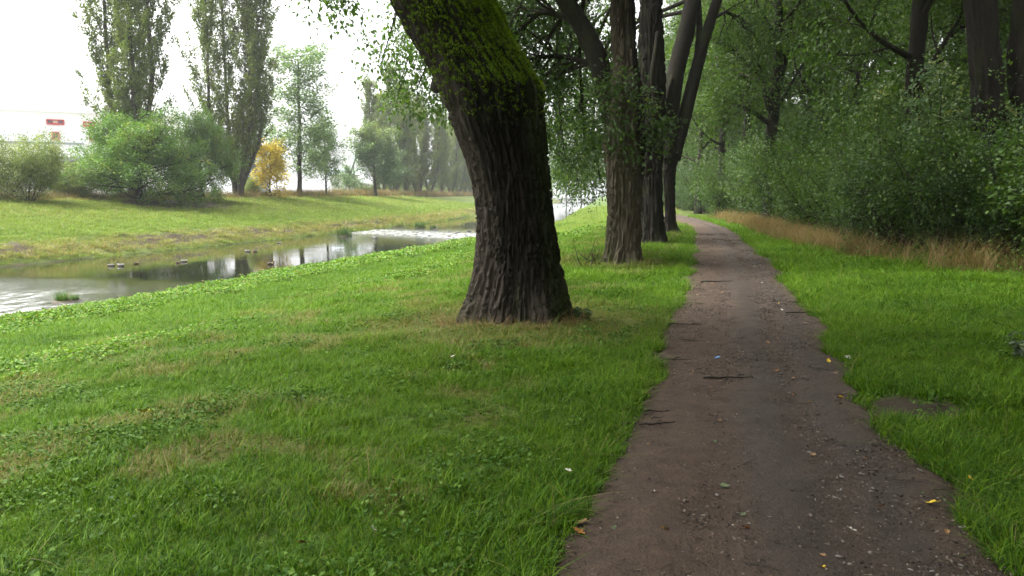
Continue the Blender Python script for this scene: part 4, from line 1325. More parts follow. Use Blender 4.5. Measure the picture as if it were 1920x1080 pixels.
def white_building():
    d = 140.0
    X, Y, rz = facing(150, d)
    gz = float(ground_z(X, Y))
    root = thing('white_building', 'white rendered block with red-framed windows behind the far bank trees', 'building', (X, Y, gz), rz)
    sc = d / FPX                                    # metres per pixel at that distance
    zx = lambda px: (px - 150) * sc
    zz = lambda py: EYE + (365 - py) * sc - gz
    # main block, lower annex, roofs
    def blk(name, x0, x1, z0, z1, y0, dep, mat):
        mb = MB(); mb.box(((x0 + x1) / 2, y0 + dep / 2, (z0 + z1) / 2), (x1 - x0, dep, z1 - z0))
        return mb.obj(name, mat, root, smooth_shade=False)
    blk('wall', zx(-320), zx(330), -0.5, zz(216), 0, 14, WHITE)
    blk('roof', zx(-322), zx(332), zz(216), zz(213.5), -0.2, 14.4, WHITE)
    blk('annex_wall', zx(-260), zx(160), -0.5, zz(277), -6, 5.9, WHITE)
    blk('annex_parapet', zx(-262), zx(161), zz(277), zz(273.5), -6.2, 6.1, GREY)
    blk('canopy', zx(88), zx(215), zz(308), zz(301), -11, 4.9, GREY)
    for s in (92, 150, 208):
        blk('canopy_post', zx(s), zx(s) + 0.25, -0.5, zz(308), -10.8, 0.25, GREY)
    window(root, zx(118), zz(233.5), 25 * sc, 7 * sc, -0.05, 3, (1,))
    window(root, zx(117), zz(258), 9 * sc, 12 * sc, -0.05, 2)
    window(root, zx(177), zz(235), 26 * sc, 7 * sc, -0.05, 3, (0,))
    window(root, zx(177), zz(258), 9 * sc, 12 * sc, -0.05, 2)
    window(root, zx(237), zz(235), 26 * sc, 7 * sc, -0.05, 3, (2,))
    window(root, zx(237), zz(258), 9 * sc, 12 * sc, -0.05, 2, (1,))
    return root


white_building()


def lamp_post(px, d, ptop, label):
    X, Y, rz = facing(px, d)
    gz = float(ground_z(X, Y))
    h = EYE + (365 - ptop) * d / FPX - gz
    root = thing('lamp_post', label, 'lamp post', (X, Y, gz), rz)
    m = MB(); m.tube([(0, 0, -0.2), (0, 0, h * 0.5), (0, 0, h)], [0.11, 0.08, 0.06], 8); m.obj('pole', GREY, root)
    m = MB(); m.tube([(0, 0, h - 0.05), (0.5, -0.1, h + 0.12), (1.1, -0.2, h + 0.15)], [0.05, 0.045, 0.04], 6); m.obj('arm', GREY, root)
    m = MB(); m.box((1.4, -0.25, h + 0.14), (0.7, 0.26, 0.12)); m.obj('lamp_head', PALE, root)


lamp_post(2, 95, 257, 'thin grey lamp post beside the white building at the left edge')


def hall(px0, px1, ptop, peave, d, label, roofm, wallm, nwin):
    X, Y, rz = facing((px0 + px1) / 2, d)
    gz = float(ground_z(X, Y)); sc = d / FPX
    root = thing('industrial_hall', label, 'hall', (X, Y, gz), rz)
    w = (px1 - px0) * sc; e = EYE + (365 - peave) * sc - gz; t = EYE + (365 - ptop) * sc - gz
    mb = MB(); mb.box((0, 6, e / 2 - 0.25), (w, 12, e + 0.5)); mb.obj('wall', wallm, root, smooth_shade=False)
    o = 0.5
    v = [(-w / 2 - o, -o, e), (w / 2 + o, -o, e), (w / 2 + o, 12 + o, e), (-w / 2 - o, 12 + o, e), (-w / 2 - o, 6, t), (w / 2 + o, 6, t)]
    mb = MB(); mb.add(v, [[0, 1, 5, 4], [2, 3, 4, 5], [3, 2, 1, 0]], [[0, 4, 3], [1, 2, 5]]); mb.obj('roof', roofm, root, smooth_shade=False)
    for k in range(nwin):
        m2 = MB(); m2.box((-w / 2 + w * (k + .5) / nwin, -0.03, e * 0.55), (w / nwin * 0.6, 0.1, e * 0.25)); m2.obj('window', GLASS, root, smooth_shade=False)
    return root


BLUEG = plain('blue_grey_cladding', (0.36, 0.41, 0.47), 0.5, 0.3, 0.05, 0.4)
hall(455, 505, 262, 276, 165, 'blue-grey industrial hall glimpsed behind the yellow tree', GREY, BLUEG, 3)
hall(622, 672, 316, 328, 190, 'pale low hall glimpsed between the small trees', BLUEG, PALE, 0)
hall(1020, 1120, 366, 370, 420, 'far white building glimpsed under the hanging branches', GREY, WHITE, 5)


def mast():
    d = 180.0
    X, Y, rz = facing(655, d); gz = float(ground_z(X, Y)); sc = d / FPX
    root = thing('conveyor_mast', 'slanting blue-grey conveyor rising behind the round tree', 'conveyor', (X, Y, gz), rz)
    t = EYE + (365 - 292) * sc - gz
    m = MB(); m.tube([(-1.8, 0, -0.3), (0, 0, t * 0.5), (1.6, 0, t)], [0.45, 0.42, 0.4], 4); m.obj('boom', BLUEG, root, smooth_shade=False)
    m = MB(); m.tube([(1.2, 0, -0.3), (1.1, 0, t * 0.75)], 0.15, 6); m.obj('support', GREY, root)


mast()

# ------------------------------------------------------------------ grass and herbs
def blades_mesh(name, seed, n, disc, h, wid, lean, hvar=0.35):
    rng = np.random.default_rng(seed)
    a = rng.uniform(0, 6.28, n); q = np.sqrt(rng.random(n)) * disc
    bx, by = np.cos(a) * q, np.sin(a) * q
    az = rng.uniform(0, 6.28, n); ln = np.abs(rng.normal(lean, lean * 0.5, n))
    H = h * rng.uniform(1 - hvar, 1 + hvar, n); w = wid * rng.uniform(0.7, 1.3, n)
    ts = np.array([0, 0.4, 0.75, 1.0]); vs = []
    fx = np.cos(az + 1.57), np.sin(az + 1.57)
    for t in ts:
        hz = ln * H * t ** 1.8
        z = H * (t - 0.28 * np.minimum(ln, 1.6) * t ** 2.4) - 0.01
        x, y = bx + np.cos(az) * hz, by + np.sin(az) * hz
        ww = w * (1 - t) ** 0.7 * 0.5
        if t < 1:
            vs += [np.stack([x - fx[0] * ww, y - fx[1] * ww, z], 1), np.stack([x + fx[0] * ww, y + fx[1] * ww, z], 1)]
        else:
            vs.append(np.stack([x, y, z], 1))
    v = np.stack(vs, 1).reshape(-1, 3)
    b = np.arange(n)[:, None] * 7
    quads = np.concatenate([b + np.array([0, 1, 3, 2]), b + np.array([2, 3, 5, 4])])
    tris = b + np.array([4, 5, 6])
    me = mesh_np(name, v, quads, tris)
    t_ = rng.random(n); p_ = rng.random(n)
    attr(me, 'tint', np.concatenate([t_, t_, t_]), 'FACE'); attr(me, 'pick', np.concatenate([p_, p_, p_]), 'FACE')
    return me


def herb_mesh(name, seed, n, disc, h, L, W):
    rng = np.random.default_rng(seed)
    a = rng.uniform(0, 6.28, n); q = np.sqrt(rng.random(n)) * disc
    pos = np.stack([np.cos(a) * q, np.sin(a) * q, h * rng.uniform(0.35, 1.0, n)], 1)
    b = rng.uniform(0, 6.28, n)
    ax = np.stack([np.cos(b), np.sin(b), rng.normal(0.0, 0.25, n)], 1)
    me = leaves_mesh(name, rng, pos, ax, L, W, rng.random(n), droop=0.05, jitter=0.15)
    attr(me, 'pick', rng.random(n), 'FACE')
    return me


def scatter(name, pts, scale, variants, mat, label=None, dry=None, seed=0, tilt=0.12, parent=None, cat=None):
    rng = np.random.default_rng(seed)
    n = len(pts)
    me = bpy.data.meshes.new(name)
    me.vertices.add(n)
    me.vertices.foreach_set('co', np.asarray(pts, np.float32).ravel())
    attr(me, 'scl', scale)
    rot = me.attributes.new('rot', 'FLOAT_VECTOR', 'POINT')
    rr = np.stack([rng.normal(0, tilt, n), rng.normal(0, tilt, n), rng.uniform(0, 6.28, n)], 1).astype(np.float32)
    rot.data.foreach_set('vector', rr.ravel())
    attr(me, 'dry', np.zeros(n) if dry is None else dry)
    vi = me.attributes.new('vid', 'INT', 'POINT')
    vi.data.foreach_set('value', rng.integers(0, len(variants), n).astype(np.int32))
    o = obj(name, me, None, parent, kind='stuff')
    if label: o['label'] = label
    if cat: o['category'] = cat
    ng = bpy.data.node_groups.new(name, 'GeometryNodeTree')
    ng.interface.new_socket('Geometry', in_out='INPUT', socket_type='NodeSocketGeometry')
    ng.interface.new_socket('Geometry', in_out='OUTPUT', socket_type='NodeSocketGeometry')
    N, Lk = ng.nodes, ng.links
    gi, go = N.new('NodeGroupInput'), N.new('NodeGroupOutput')
    join = N.new('GeometryNodeJoinGeometry')
    def named(nm, ty):
        a = N.new('GeometryNodeInputNamedAttribute'); a.data_type = ty; a.inputs['Name'].default_value = nm
        return a.outputs[0]
    sc, ro, vd = named('scl', 'FLOAT'), named('rot', 'FLOAT_VECTOR'), named('vid', 'INT')
    for k, vm in enumerate(variants):
        if len(vm.materials) == 0: vm.materials.append(mat)
        src = bpy.data.objects.new(name + '_clump', vm)
        oi = N.new('GeometryNodeObjectInfo'); oi.inputs['Object'].default_value = src; oi.inputs['As Instance'].default_value = False
        cmp = N.new('FunctionNodeCompare'); cmp.data_type = 'INT'; cmp.operation = 'EQUAL'
        ii = [s for s in cmp.inputs if s.type == 'INT']
        Lk.new(vd, ii[0]); ii[1].default_value = k
        ip = N.new('GeometryNodeInstanceOnPoints')
        Lk.new(gi.outputs[0], ip.inputs['Points']); Lk.new(cmp.outputs[0], ip.inputs['Selection'])
        Lk.new(oi.outputs['Geometry'], ip.inputs['Instance']); Lk.new(ro, ip.inputs['Rotation']); Lk.new(sc, ip.inputs['Scale'])
        Lk.new(ip.outputs[0], join.inputs[0])
    Lk.new(join.outputs[0], go.inputs[0])
    md = o.modifiers.new('scatter', 'NODES'); md.node_group = ng
    return o


def polar(rng, n, r0, r1, a0, a1, rho_max):
    """points spread evenly in the picture: density falls with distance squared, capped near the camera"""
    r = np.exp(rng.uniform(math.log(r0), math.log(r1), n))
    a = rng.uniform(a0, a1, n)
    dens = n / ((a1 - a0) * math.log(r1 / r0)) / r ** 2
    keep = rng.random(n) < np.minimum(1, rho_max / dens)
    r, a = r[keep], a[keep]
    x, y = np.sin(a) * r, np.cos(a) * r               # camera-plane axes
    return x * CA - y * SA, x * SA + y * CA, r


def trunk_clear(X, Y):
    k = np.ones(len(X), bool)
    for c, r in ((T1, 0.74), (T2, 0.50), (P(1223, 455, 25.7), 0.42), (P(1257, 437, 32.4), 0.3)):
        k &= np.hypot(X - c[0], Y - c[1]) > r
    return k


def off_path(X, Y, marg=0.0):
    le, re = path_edges(Y)
    return (X < le - marg) | (X > re + marg)


rg = np.random.default_rng(900)
TUFT = [blades_mesh('grass_clump', 910 + k, 26, 0.085, (0.055, 0.075, 0.064, 0.095, 0.045)[k], 0.0062, (0.7, 1.0, 1.3, 0.9, 0.8)[k]) for k in range(5)]
LONG = [blades_mesh('long_grass_clump', 920 + k, 26, 0.075, (0.12, 0.15, 0.135)[k], 0.0052, (1.0, 1.4, 1.2)[k]) for k in range(3)]
FARTUFT = [blades_mesh('far_grass_clump', 930 + k, 60, 0.30, (0.10, 0.13, 0.16)[k], 0.014, (0.6, 0.8, 0.9)[k]) for k in range(3)]

X, Y, r = polar(rg, 240000, 2.1, 62, -0.80, 0.80, 620)
w = wcoord(X, Y)
le, re = path_edges(Y)
thin = fbm(X * 1.7, Y * 1.7, seed=92, octv=3)
ok = off_path(X, Y) & (w < 17.2) & (X < front_x(Y) + 0.9) & trunk_clear(X, Y) & (bare_patch(X, Y) < rg.random(len(X)) * 0.45 + 0.02)
ok &= ~((dryness(X, Y) > 0.35) & (rg.random(len(X)) < 0.35))
X, Y, r = X[ok], Y[ok], r[ok]
dr = dryness(X, Y)
sc = np.clip(r / 9.0, 0.9, 2.4) ** 0.62 * rg.uniform(0.7, 1.25, len(X)) * (0.35 + 1.25 * fbm(X * 1.1, Y * 1.1, seed=93, octv=4))
sc = np.where(X > path_x(Y), sc * 1.1, sc * 0.86)
scatter('lawn_grass', np.stack([X, Y, ground_z(X, Y)], 1), sc, TUFT, GRASS, 'short green grass covering the lawn and verges around the path', dr * 0.8, 1)

# longer grass hanging over the path's edges, the right verge and clumps in the lawn
X, Y, r = polar(rg, 60000, 2.1, 30, -0.80, 0.80, 150)
le, re = path_edges(Y)
edge = np.minimum(np.abs(X - le), np.abs(X - re))
pr = 0.95 * np.exp(-(edge / 0.22) ** 2) + 0.35 * smooth(0, 0.4, X - re) + 0.16 * smooth(0.58, 0.7, fbm(X * 1.3, Y * 1.3, seed=94))
ok = off_path(X, Y, 0.01) & (wcoord(X, Y) < 16.5) & (X < front_x(Y) + 0.6) & trunk_clear(X, Y) & (rg.random(len(X)) < pr) & (bare_patch(X, Y - 0.12) < 0.05)
X, Y, r = X[ok], Y[ok], r[ok]
scatter('long_grass', np.stack([X, Y, ground_z(X, Y)], 1), np.clip(r / 10, 0.85, 1.8) ** 0.5 * rg.uniform(0.65, 1.2, len(X)), LONG, GRASS, 'longer grass clumps along the path edges and verge', dryness(X, Y) * 0.5 + 0.04, 2)

# far bank and distant near bank
X, Y, r = polar(rg, 90000, 24, 170, -0.80, 0.30, 30)
w = wcoord(X, Y)
ok = ((w > 34.3) & (w < 54) | (w < 17.2) & (r > 45) & (w > 4.5)) & (X < front_x(Y) + 0.5) & off_path(X, Y)
ox, oy, _ = side_pts(335, 49.2)
rugp = smooth(34.9, 35.3, w) * (1 - smooth(36.3, 36.9, w)) * smooth(0.46, 0.60, fbm(X * 0.8, Y * 0.5, seed=71))
ok &= rg.random(len(X)) > rugp * 0.8
ok &= np.hypot((X - ox) / 0.9, (Y - oy) / 1.9) > 3.7 + rg.normal(0, 0.5, len(X))
X, Y, r = X[ok], Y[ok], r[ok]
d_ = dryness(X, Y)
scatter('bank_grass', np.stack([X, Y, ground_z(X, Y)], 1), np.clip(r / 45, 0.6, 2.5) * rg.uniform(0.5, 1.2, len(X)) * (1 + 0.2 * (d_ > 0.5)), FARTUFT, GRASS_FAR, 'mown yellowish-green grass on the far river bank', d_ * 0.75, 3)

# tall dry grass: in front of the thicket, and along the far levee's top
DRY = [blades_mesh('dry_grass_clump', 940 + k, 34, 0.16, (0.55, 0.70, 0.62)[k], 0.0055, (0.5, 0.8, 1.0)[k], 0.55) for k in range(3)]
yy = np.concatenate([rg.uniform(15.5, 24, 420), rg.uniform(21, 55, 3400)])
xx = front_x(yy) + rg.normal(0.0, 0.30, len(yy)) - 0.12
kp = rg.random(len(yy)) < smooth(0.30, 0.58, fbm(xx * 0.8, yy * 0.45, seed=88)) + 0.12
xx, yy = xx[kp], yy[kp]
scatter('dry_grass', np.stack([xx, yy, ground_z(xx, yy)], 1), rg.uniform(0.4, 1.1, len(yy)) * np.where(yy < 22, 1.0, 0.92), DRY, STRAW, 'tall straw-coloured dry grass along the foot of the thicket', rg.uniform(0, 0.45, len(yy)), 4)
FARDRY = [blades_mesh('tall_grass_clump', 950 + k, 40, 0.35, (0.75, 0.95)[k], 0.022, (0.35, 0.5)[k], 0.45) for k in range(2)]
yy = np.exp(rg.uniform(math.log(18), math.log(240), 3600)); ww = 53.2 + np.abs(rg.normal(0, 1.6, len(yy)))
xx = -ww - river_bend(yy)
scatter('tall_grass', np.stack([xx, yy, ground_z(xx, yy)], 1), rg.uniform(0.4, 1.1, len(yy)) * np.clip(yy / 70, 0.9, 1.6), FARDRY, STRAW, 'tall pale dry grass along the top of the far levee', rg.uniform(0.1, 0.6, len(yy)), 5)

# low bright herbs: strip along the water, patch band on the lawn
HERBS = [herb_mesh('herb_clump', 960 + k, 64, 0.20, (0.09, 0.13)[k], 0.062, 0.05) for k in range(2)]
X, Y, r = polar(rg, 60000, 8, 75, -0.80, 0.30, 60)
w = wcoord(X, Y)
strip = smooth(13.0, 13.6, w + 0.8 * (fbm(X * .5, Y * .5, seed=96) - .5)) * (w < 17.4)
strip = np.where((w > 14.6) & (w < 15.2), strip * 0.35, strip)
band = np.exp(-((w - 8.2) / 0.75) ** 2) * smooth(0.44, 0.56, fbm(X * 0.6, Y * 0.6, seed=97)) * smooth(9, 13, r)
ok = rg.random(len(X)) < np.maximum(strip, band)
X, Y, r = X[ok], Y[ok], r[ok]
scatter('bank_herbs', np.stack([X, Y, ground_z(X, Y)], 1), np.clip(r / 22, 0.75, 1.6) * rg.uniform(0.6, 1.2, len(X)), HERBS, HERB, 'bright leafy ground cover in a strip along the near water edge', None, 6)
# clover and ground ivy in the near lawn
CLOV = [herb_mesh('clover_clump', 970 + k, 22, 0.12, 0.055, 0.026, 0.024) for k in range(3)]
X, Y, r = polar(rg, 30000, 2.2, 14, -0.80, 0.75, 140)
w = wcoord(X, Y)
pr = 0.42 * smooth(0.50, 0.70, fbm(X * 1.3 + 5, Y * 1.3, seed=98)) * (w > 1.0) + 0.03
ok = off_path(X, Y, 0.05) & (rg.random(len(X)) < pr) & trunk_clear(X, Y) & (X < front_x(Y))
X, Y, r = X[ok], Y[ok], r[ok]
scatter('clover_weeds', np.stack([X, Y, ground_z(X, Y) + 0.015], 1), rg.uniform(0.7, 1.3, len(X)), CLOV, CLOVER, 'patches of dull green clover and ground ivy in the near lawn', None, 7)

VW = [herb_mesh('weed_clump', 975 + k, 34, 0.17, (0.16, 0.26, 0.36)[k], 0.075, 0.045) for k in range(3)]
X, Y, r = polar(rg, 26000, 4, 45, 0.0, 0.80, 60)
pr = smooth(0.2, 1.0, X - path_edges(Y)[1] - 0.5) * (0.10 + 0.8 * smooth(0.48, 0.62, fbm(X * 0.9, Y * 0.9, seed=99))) * 0.5
pr = np.maximum(pr, 0.8 * np.exp(-((X - front_x(Y) - 0.5) / 0.5) ** 2))
ok = (X > path_x(Y) + 1.0) & off_path(X, Y, 0.3) & (X < front_x(Y) + 1.6) & (rg.random(len(X)) < pr) & (bare_patch(X, Y) < 0.05)
X, Y, r = X[ok], Y[ok], r[ok]
near_wood = smooth(-1.5, 0.5, X - front_x(Y))
scatter('verge_weeds', np.stack([X, Y, ground_z(X, Y)], 1), rg.uniform(0.4, 0.8, len(X)) * (0.7 + 0.7 * near_wood), VW, CLOVER, 'dark leafy weeds in the verge between path and thicket', None, 10)

# bent straw round the foot of the leaning tree
a = rg.uniform(0, 6.28, 170); q = rg.uniform(0.70, 1.0, 170)
X, Y = T1[0] + np.cos(a) * q, T1[1] + np.sin(a) * q
STR = [blades_mesh('straw_clump', 980 + k, 18, 0.10, 0.20, 0.005, 1.3) for k in range(2)]
scatter('straw_grass', np.stack([X, Y, ground_z(X, Y)], 1), rg.uniform(0.5, 1.2, 170), STR, STRAW, 'bent dry straw grass round the foot of the leaning tree', rg.uniform(0.1, 0.5, 170), 8)

# ------------------------------------------------------------------ sedge islands, riffle stones
SEDGE = [blades_mesh('blades', 990 + k, 260, (0.55, 0.25)[k], (0.75, 0.5)[k], 0.028, 0.55) for k in range(2)]
for m in SEDGE: m.materials.append(REED)


def sedge(px, py, s, label, v=0):
    p = G(px, py, WATER_Z)
    root = thing('sedge_clump', label, 'sedge', (p[0], p[1], WATER_Z - 0.05), px * 0.1, 'sedge clumps in the river', s)
    obj('blades', SEDGE[v], None, root, kind='stuff')
    m = MB()
    a = np.linspace(0, 6.28, 12, endpoint=False)
    v0 = np.stack([np.cos(a) * 0.7, np.sin(a) * 0.55, np.full(12, -0.3)], 1); v1 = np.stack([np.cos(a) * 0.5, np.sin(a) * 0.4, np.full(12, 0.12)], 1)
    m.add(np.vstack([v0, v1, [[0, 0, 0.16]]]), [[k, (k + 1) % 12, 12 + (k + 1) % 12, 12 + k] for k in range(12)], [[12 + k, 12 + (k + 1) % 12, 24] for k in range(12)])
    m.obj('mound', plain('mud%d' % px, (0.07, 0.055, 0.038), 0.8), root)


sedge(646, 443, 1.15, 'dark green sedge clump in the river just before the riffle')
sedge(788, 427, 1.0, 'pale low sedge clump on the gravel beyond the riffle')
sedge(812, 428, 0.6, 'tiny sedge sprout beside the sedge on the gravel')
sedge(118, 566, 0.75, 'small sedge tuft at the near water edge', 1)
sedge(140, 563, 0.5, 'smallest sedge sprout at the near water edge', 1)


def stone_mesh(name, seed, flat=0.5):
    rng = np.random.default_rng(seed)
    a = np.linspace(0, 2 * np.pi, 8, endpoint=False); b = np.linspace(-1.5, 1.5, 5)
    B, A = np.meshgrid(b, a, indexing='ij')
    r = 1 + 0.5 * (fbm(np.cos(A) * np.cos(B) * 1.6 + seed, np.sin(A) * np.cos(B) * 1.6, np.sin(B) * 1.6, seed=seed, octv=2) - 0.5)
    v = np.stack([r * np.cos(B) * np.cos(A), 0.75 * r * np.cos(B) * np.sin(A), flat * r * np.sin(B)], -1).reshape(-1, 3)
    i = np.arange(4)[:, None] * 8; j = np.arange(8)[None]; k = (j + 1) % 8
    return mesh_np(name, v, np.stack([i + j, i + k, i + 8 + k, i + 8 + j], -1).reshape(-1, 4))


WETSTONE = plain('wet_stone', (0.045, 0.042, 0.038), 0.35, 0.5, 0.3, 4)
STONES = [stone_mesh('stone', 1000 + k, 0.45) for k in range(4)]
for m in STONES: m.materials.append(WETSTONE)
for k in range(16):
    px = rg.uniform(690, 892); py = rg.uniform(423, 445) if k % 2 else rg.uniform(436, 447)
    p = G(px, py, WATER_Z)
    o = obj('river_stone', STONES[k % 4], None, None, label='dark wet stone breaking the white water of the riffle', category='stone', group='stones in the riffle')
    o.location = (p[0], p[1], WATER_Z + 0.01); s = rg.uniform(0.08, 0.24); o.scale = (s, s, s * 0.8); o.rotation_euler = (0, 0, rg.uniform(0, 6))

# ------------------------------------------------------------------ ducks
DK = {k: plain('duck_' + k, c, 0.6, 0.3, 0.12, 20) for k, c in dict(grey=(0.24, 0.23, 0.22), white=(0.72, 0.71, 0.68), brown=(0.10, 0.065, 0.04), head=(0.008, 0.03, 0.02), black=(0.015, 0.015, 0.016), bill=(0.40, 0.30, 0.05), fem=(0.17, 0.12, 0.075), femd=(0.09, 0.062, 0.04)).items()}


def duck_mesh(name, male, dive=False):
    sp = np.array([(-0.29, 0, 0.115), (-0.25, 0, 0.095), (-0.19, 0, 0.075), (-0.10, 0, 0.062), (0.0, 0, 0.058), (0.09, 0, 0.065), (0.145, 0, 0.09), (0.168, 0, 0.13), (0.175, 0, 0.165), (0.178, 0, 0.19), (0.188, 0, 0.215), (0.212, 0, 0.232), (0.236, 0, 0.228), (0.248, 0, 0.220), (0.272, 0, 0.212), (0.295, 0, 0.208)])
    ry = np.array([0.008, 0.035, 0.075, 0.102, 0.110, 0.100, 0.076, 0.052, 0.040, 0.037, 0.042, 0.043, 0.034, 0.020, 0.017, 0.010])
    rz = np.array([0.006, 0.025, 0.050, 0.072, 0.080, 0.078, 0.066, 0.050, 0.038, 0.036, 0.042, 0.042, 0.034, 0.016, 0.009, 0.005])
    tan = np.gradient(sp, axis=0); tan /= np.linalg.norm(tan, axis=1)[:, None]
    n, m = len(sp), 12
    a = np.linspace(0, 2 * np.pi, m, endpoint=False)
    v = []
    for i in range(n):
        up = np.array([-tan[i][2], 0, tan[i][0]])
        v.append(sp[i] + np.cos(a)[:, None] * np.array([0, 1.0, 0]) * ry[i] + np.sin(a)[:, None] * up * rz[i])
    v = np.concatenate(v)
    i = np.arange(n - 1)[:, None] * m; j = np.arange(m)[None]; k = (j + 1) % m
    q = np.stack([i + j, i + m + j, i + m + k, i + k], -1).reshape(-1, 4)
    zone = ['black', 'black', 'grey', 'grey', 'grey', 'brown', 'brown', 'white', 'head', 'head', 'head', 'head', 'head', 'bill', 'bill'] if male else ['femd', 'fem', 'fem', 'femd', 'fem', 'fem', 'fem', 'femd', 'fem', 'fem', 'femd', 'femd', 'fem', 'bill', 'bill']
    keys = sorted(set(zone))
    me = mesh_np(name, v, q, mat_idx=np.repeat([keys.index(z) for z in zone], m))
    for kx in keys: me.materials.append(DK[kx])
    return me


DM, DF = duck_mesh('duck', True), duck_mesh('duck', False)


def wing_mesh(male):
    mb = MB()
    for s in (-1, 1):
        t = np.linspace(0, 1, 7)
        c = np.stack([0.10 - 0.33 * t, s * (0.085 + 0.022 * np.sin(t * np.pi) - 0.055 * t ** 2), 0.09 + 0.035 * np.sin(t * 2.2)], 1)
        mb.tube(c, 0.034 * np.sin(np.clip(t * 0.9 + 0.1, 0, 1) * np.pi) + 0.004, 6)
    return mb.mesh('wings')


WM = wing_mesh(True); WM.materials.append(DK['grey']); WF = wing_mesh(False); WF.materials.append(DK['femd'])
for px, py, rz, male, s, lab in [(208, 499, 3.4, True, 1.15, 'drake with white flank leading the pair near the far bank'), (226, 499, 2.9, True, 1.3, 'pale grey drake swimming just behind the leading drake'), (256, 495, 0.6, False, 1.0, 'brown duck alone between the two pairs'),
                                 (333, 493, 2.6, False, 1.0, 'small brown duck close beside the drake in mid-river'), (345, 491, 0.4, True, 1.2, 'drake with raised dark head in mid-river'), (464, 472, 3.0, True, 1.2, 'drake at the edge of the bright reflection'),
                                 (478, 472, 2.8, False, 1.1, 'brown duck following the drake at the bright reflection'), (508, 496, 0.2, False, 1.2, 'dark brown duck swimming near the herb-covered bank'), (524, 456, 0.5, True, 1.0, 'pale drake resting by the far bank edge'),
                                 (880, 434, 0.4, True, 1.5, 'dark drake at the riffle beside the leaning tree'), (893, 433, 3.0, False, 1.4, 'dark duck half hidden by the leaning trunk at the riffle')]:
    p = G(px, py, WATER_Z)
    root = thing('duck', lab, 'duck', (p[0], p[1], WATER_Z - 0.01), rz + YAW, 'ducks on the river', s * 0.62)
    obj('body', DM if male else DF, None, root)
    obj('wings', WM if male else WF, None, root)

# ------------------------------------------------------------------ small things on path and lawn
LITTER = leaf_mat('path_litter', [(0.0, (0.012, 0.010, 0.008)), (0.45, (0.035, 0.026, 0.020)), (0.72, (0.080, 0.060, 0.043)), (0.92, (0.15, 0.13, 0.105)), (1.0, (0.27, 0.23, 0.17))], 0.05, 0.8)
BITS = [herb_mesh('litter_bits', 985 + k, 9, 0.13, 0.008, 0.017, 0.010) for k in range(5)]
yy = np.exp(rg.uniform(math.log(2.6), math.log(34), 9000))
le, re = path_edges(yy)
uu = np.where(rg.random(len(yy)) < 0.55, rg.beta(2.6, 1.3, len(yy)), rg.random(len(yy)))
xx = le + (re - le) * (0.03 + 0.94 * uu)
kp = rg.random(len(yy)) < 0.25 + 0.9 * smooth(0.45, 0.65, fbm(xx * 1.3, yy * 0.8, seed=89))
xx, yy = xx[kp], yy[kp]
scatter('path_litter', np.stack([xx, yy, ground_z(xx, yy) + 0.008], 1), rg.uniform(0.5, 1.15, len(yy)) * (1 + yy / 30), BITS, LITTER, 'fine crumbs of bark, leaf and grit strewn over the path', None, 9, tilt=0.03)
STONE_P = plain('pale_pebble', (0.13, 0.12, 0.108), 0.7, 0.3, 0.3, 30)
PEB = [stone_mesh('pebble', 1100 + k, 0.5) for k in range(5)]
for m in PEB: m.materials.append(STONE_P)


def path_z(X, Y):
    return float(ground_z(X, Y)) + 0.012


def on_path(rng, ylo, yhi, u=None):
    Y = math.exp(rng.uniform(math.log(ylo), math.log(yhi)))
    le, re = path_edges(np.array([Y]))
    u = rng.uniform(0.06, 0.95) if u is None else u
    return float(le[0] + (re[0] - le[0]) * u), Y


rp = np.random.default_rng(1200)
for k in range(150):
    X, Y = on_path(rp, 2.9, 16, np.clip(rp.beta(3.0, 1.5), 0.05, 0.97))
    o = obj('pebble', PEB[k % 5], None, None, label='small pale pebble pressed into the earth path', category='pebble', group='pebbles on the path')
    o.location = (X, Y, path_z(X, Y)); s = rp.uniform(0.005, 0.012) * (1 + Y / 26); o.scale = (s * 1.4, s, s * 0.55); o.rotation_euler = (0, 0, rp.uniform(0, 6.28))


def leaf_plate(name, seed, lobes, mat):
    """a curled fallen leaf with midrib fold and stalk"""
    rng = np.random.default_rng(seed)
    n = 28
    a = np.linspace(-np.pi, np.pi, n, endpoint=False)
    r = (0.55 + 0.45 * np.abs(np.cos(a * lobes / 2.0)) ** 0.8) * (1 if lobes > 2 else (0.5 + 0.5 * np.cos(a) ** 2)) * (1 + rng.normal(0, 0.05, n))
    x, y = r * np.cos(a), r * np.sin(a) * 0.8
    z = 0.35 * np.abs(y) + 0.25 * x * x + rng.normal(0, 0.03, n)
    mb = MB()
    mb.add(np.vstack([np.stack([x, y, z], 1), [[0, 0, 0]]]), None, [[k, (k + 1) % n, n] for k in range(n)])
    mb.tube([(-0.5, 0, 0.1), (-1.0, 0.1, 0.12), (-1.45, 0.25, 0.2)], [0.035, 0.03, 0.02], 4)
    me = mb.mesh(name, False)
    me.materials.append(mat)
    return me


LY = plain('yellow_leaf', (0.58, 0.40, 0.03), 0.55, 0.3, 0.2, 60); LB = plain('brown_leaf', (0.21, 0.12, 0.055), 0.65, 0.3, 0.3, 60)
LG = plain('dull_green_leaf', (0.075, 0.10, 0.045), 0.6, 0.3, 0.3, 60); LW = plain('pale_leaf_underside', (0.50, 0.47, 0.40), 0.6, 0.3, 0.2, 60); LO = plain('russet_leaf', (0.34, 0.13, 0.035), 0.6, 0.3, 0.25, 60)
LEAFM = {k: [leaf_plate('fallen_leaf', 1300 + i * 7 + q, (2, 5, 3)[q], m) for q in range(3)] for i, (k, m) in enumerate(dict(yellow=LY, brown=LB, green=LG, pale=LW, russet=LO).items())}


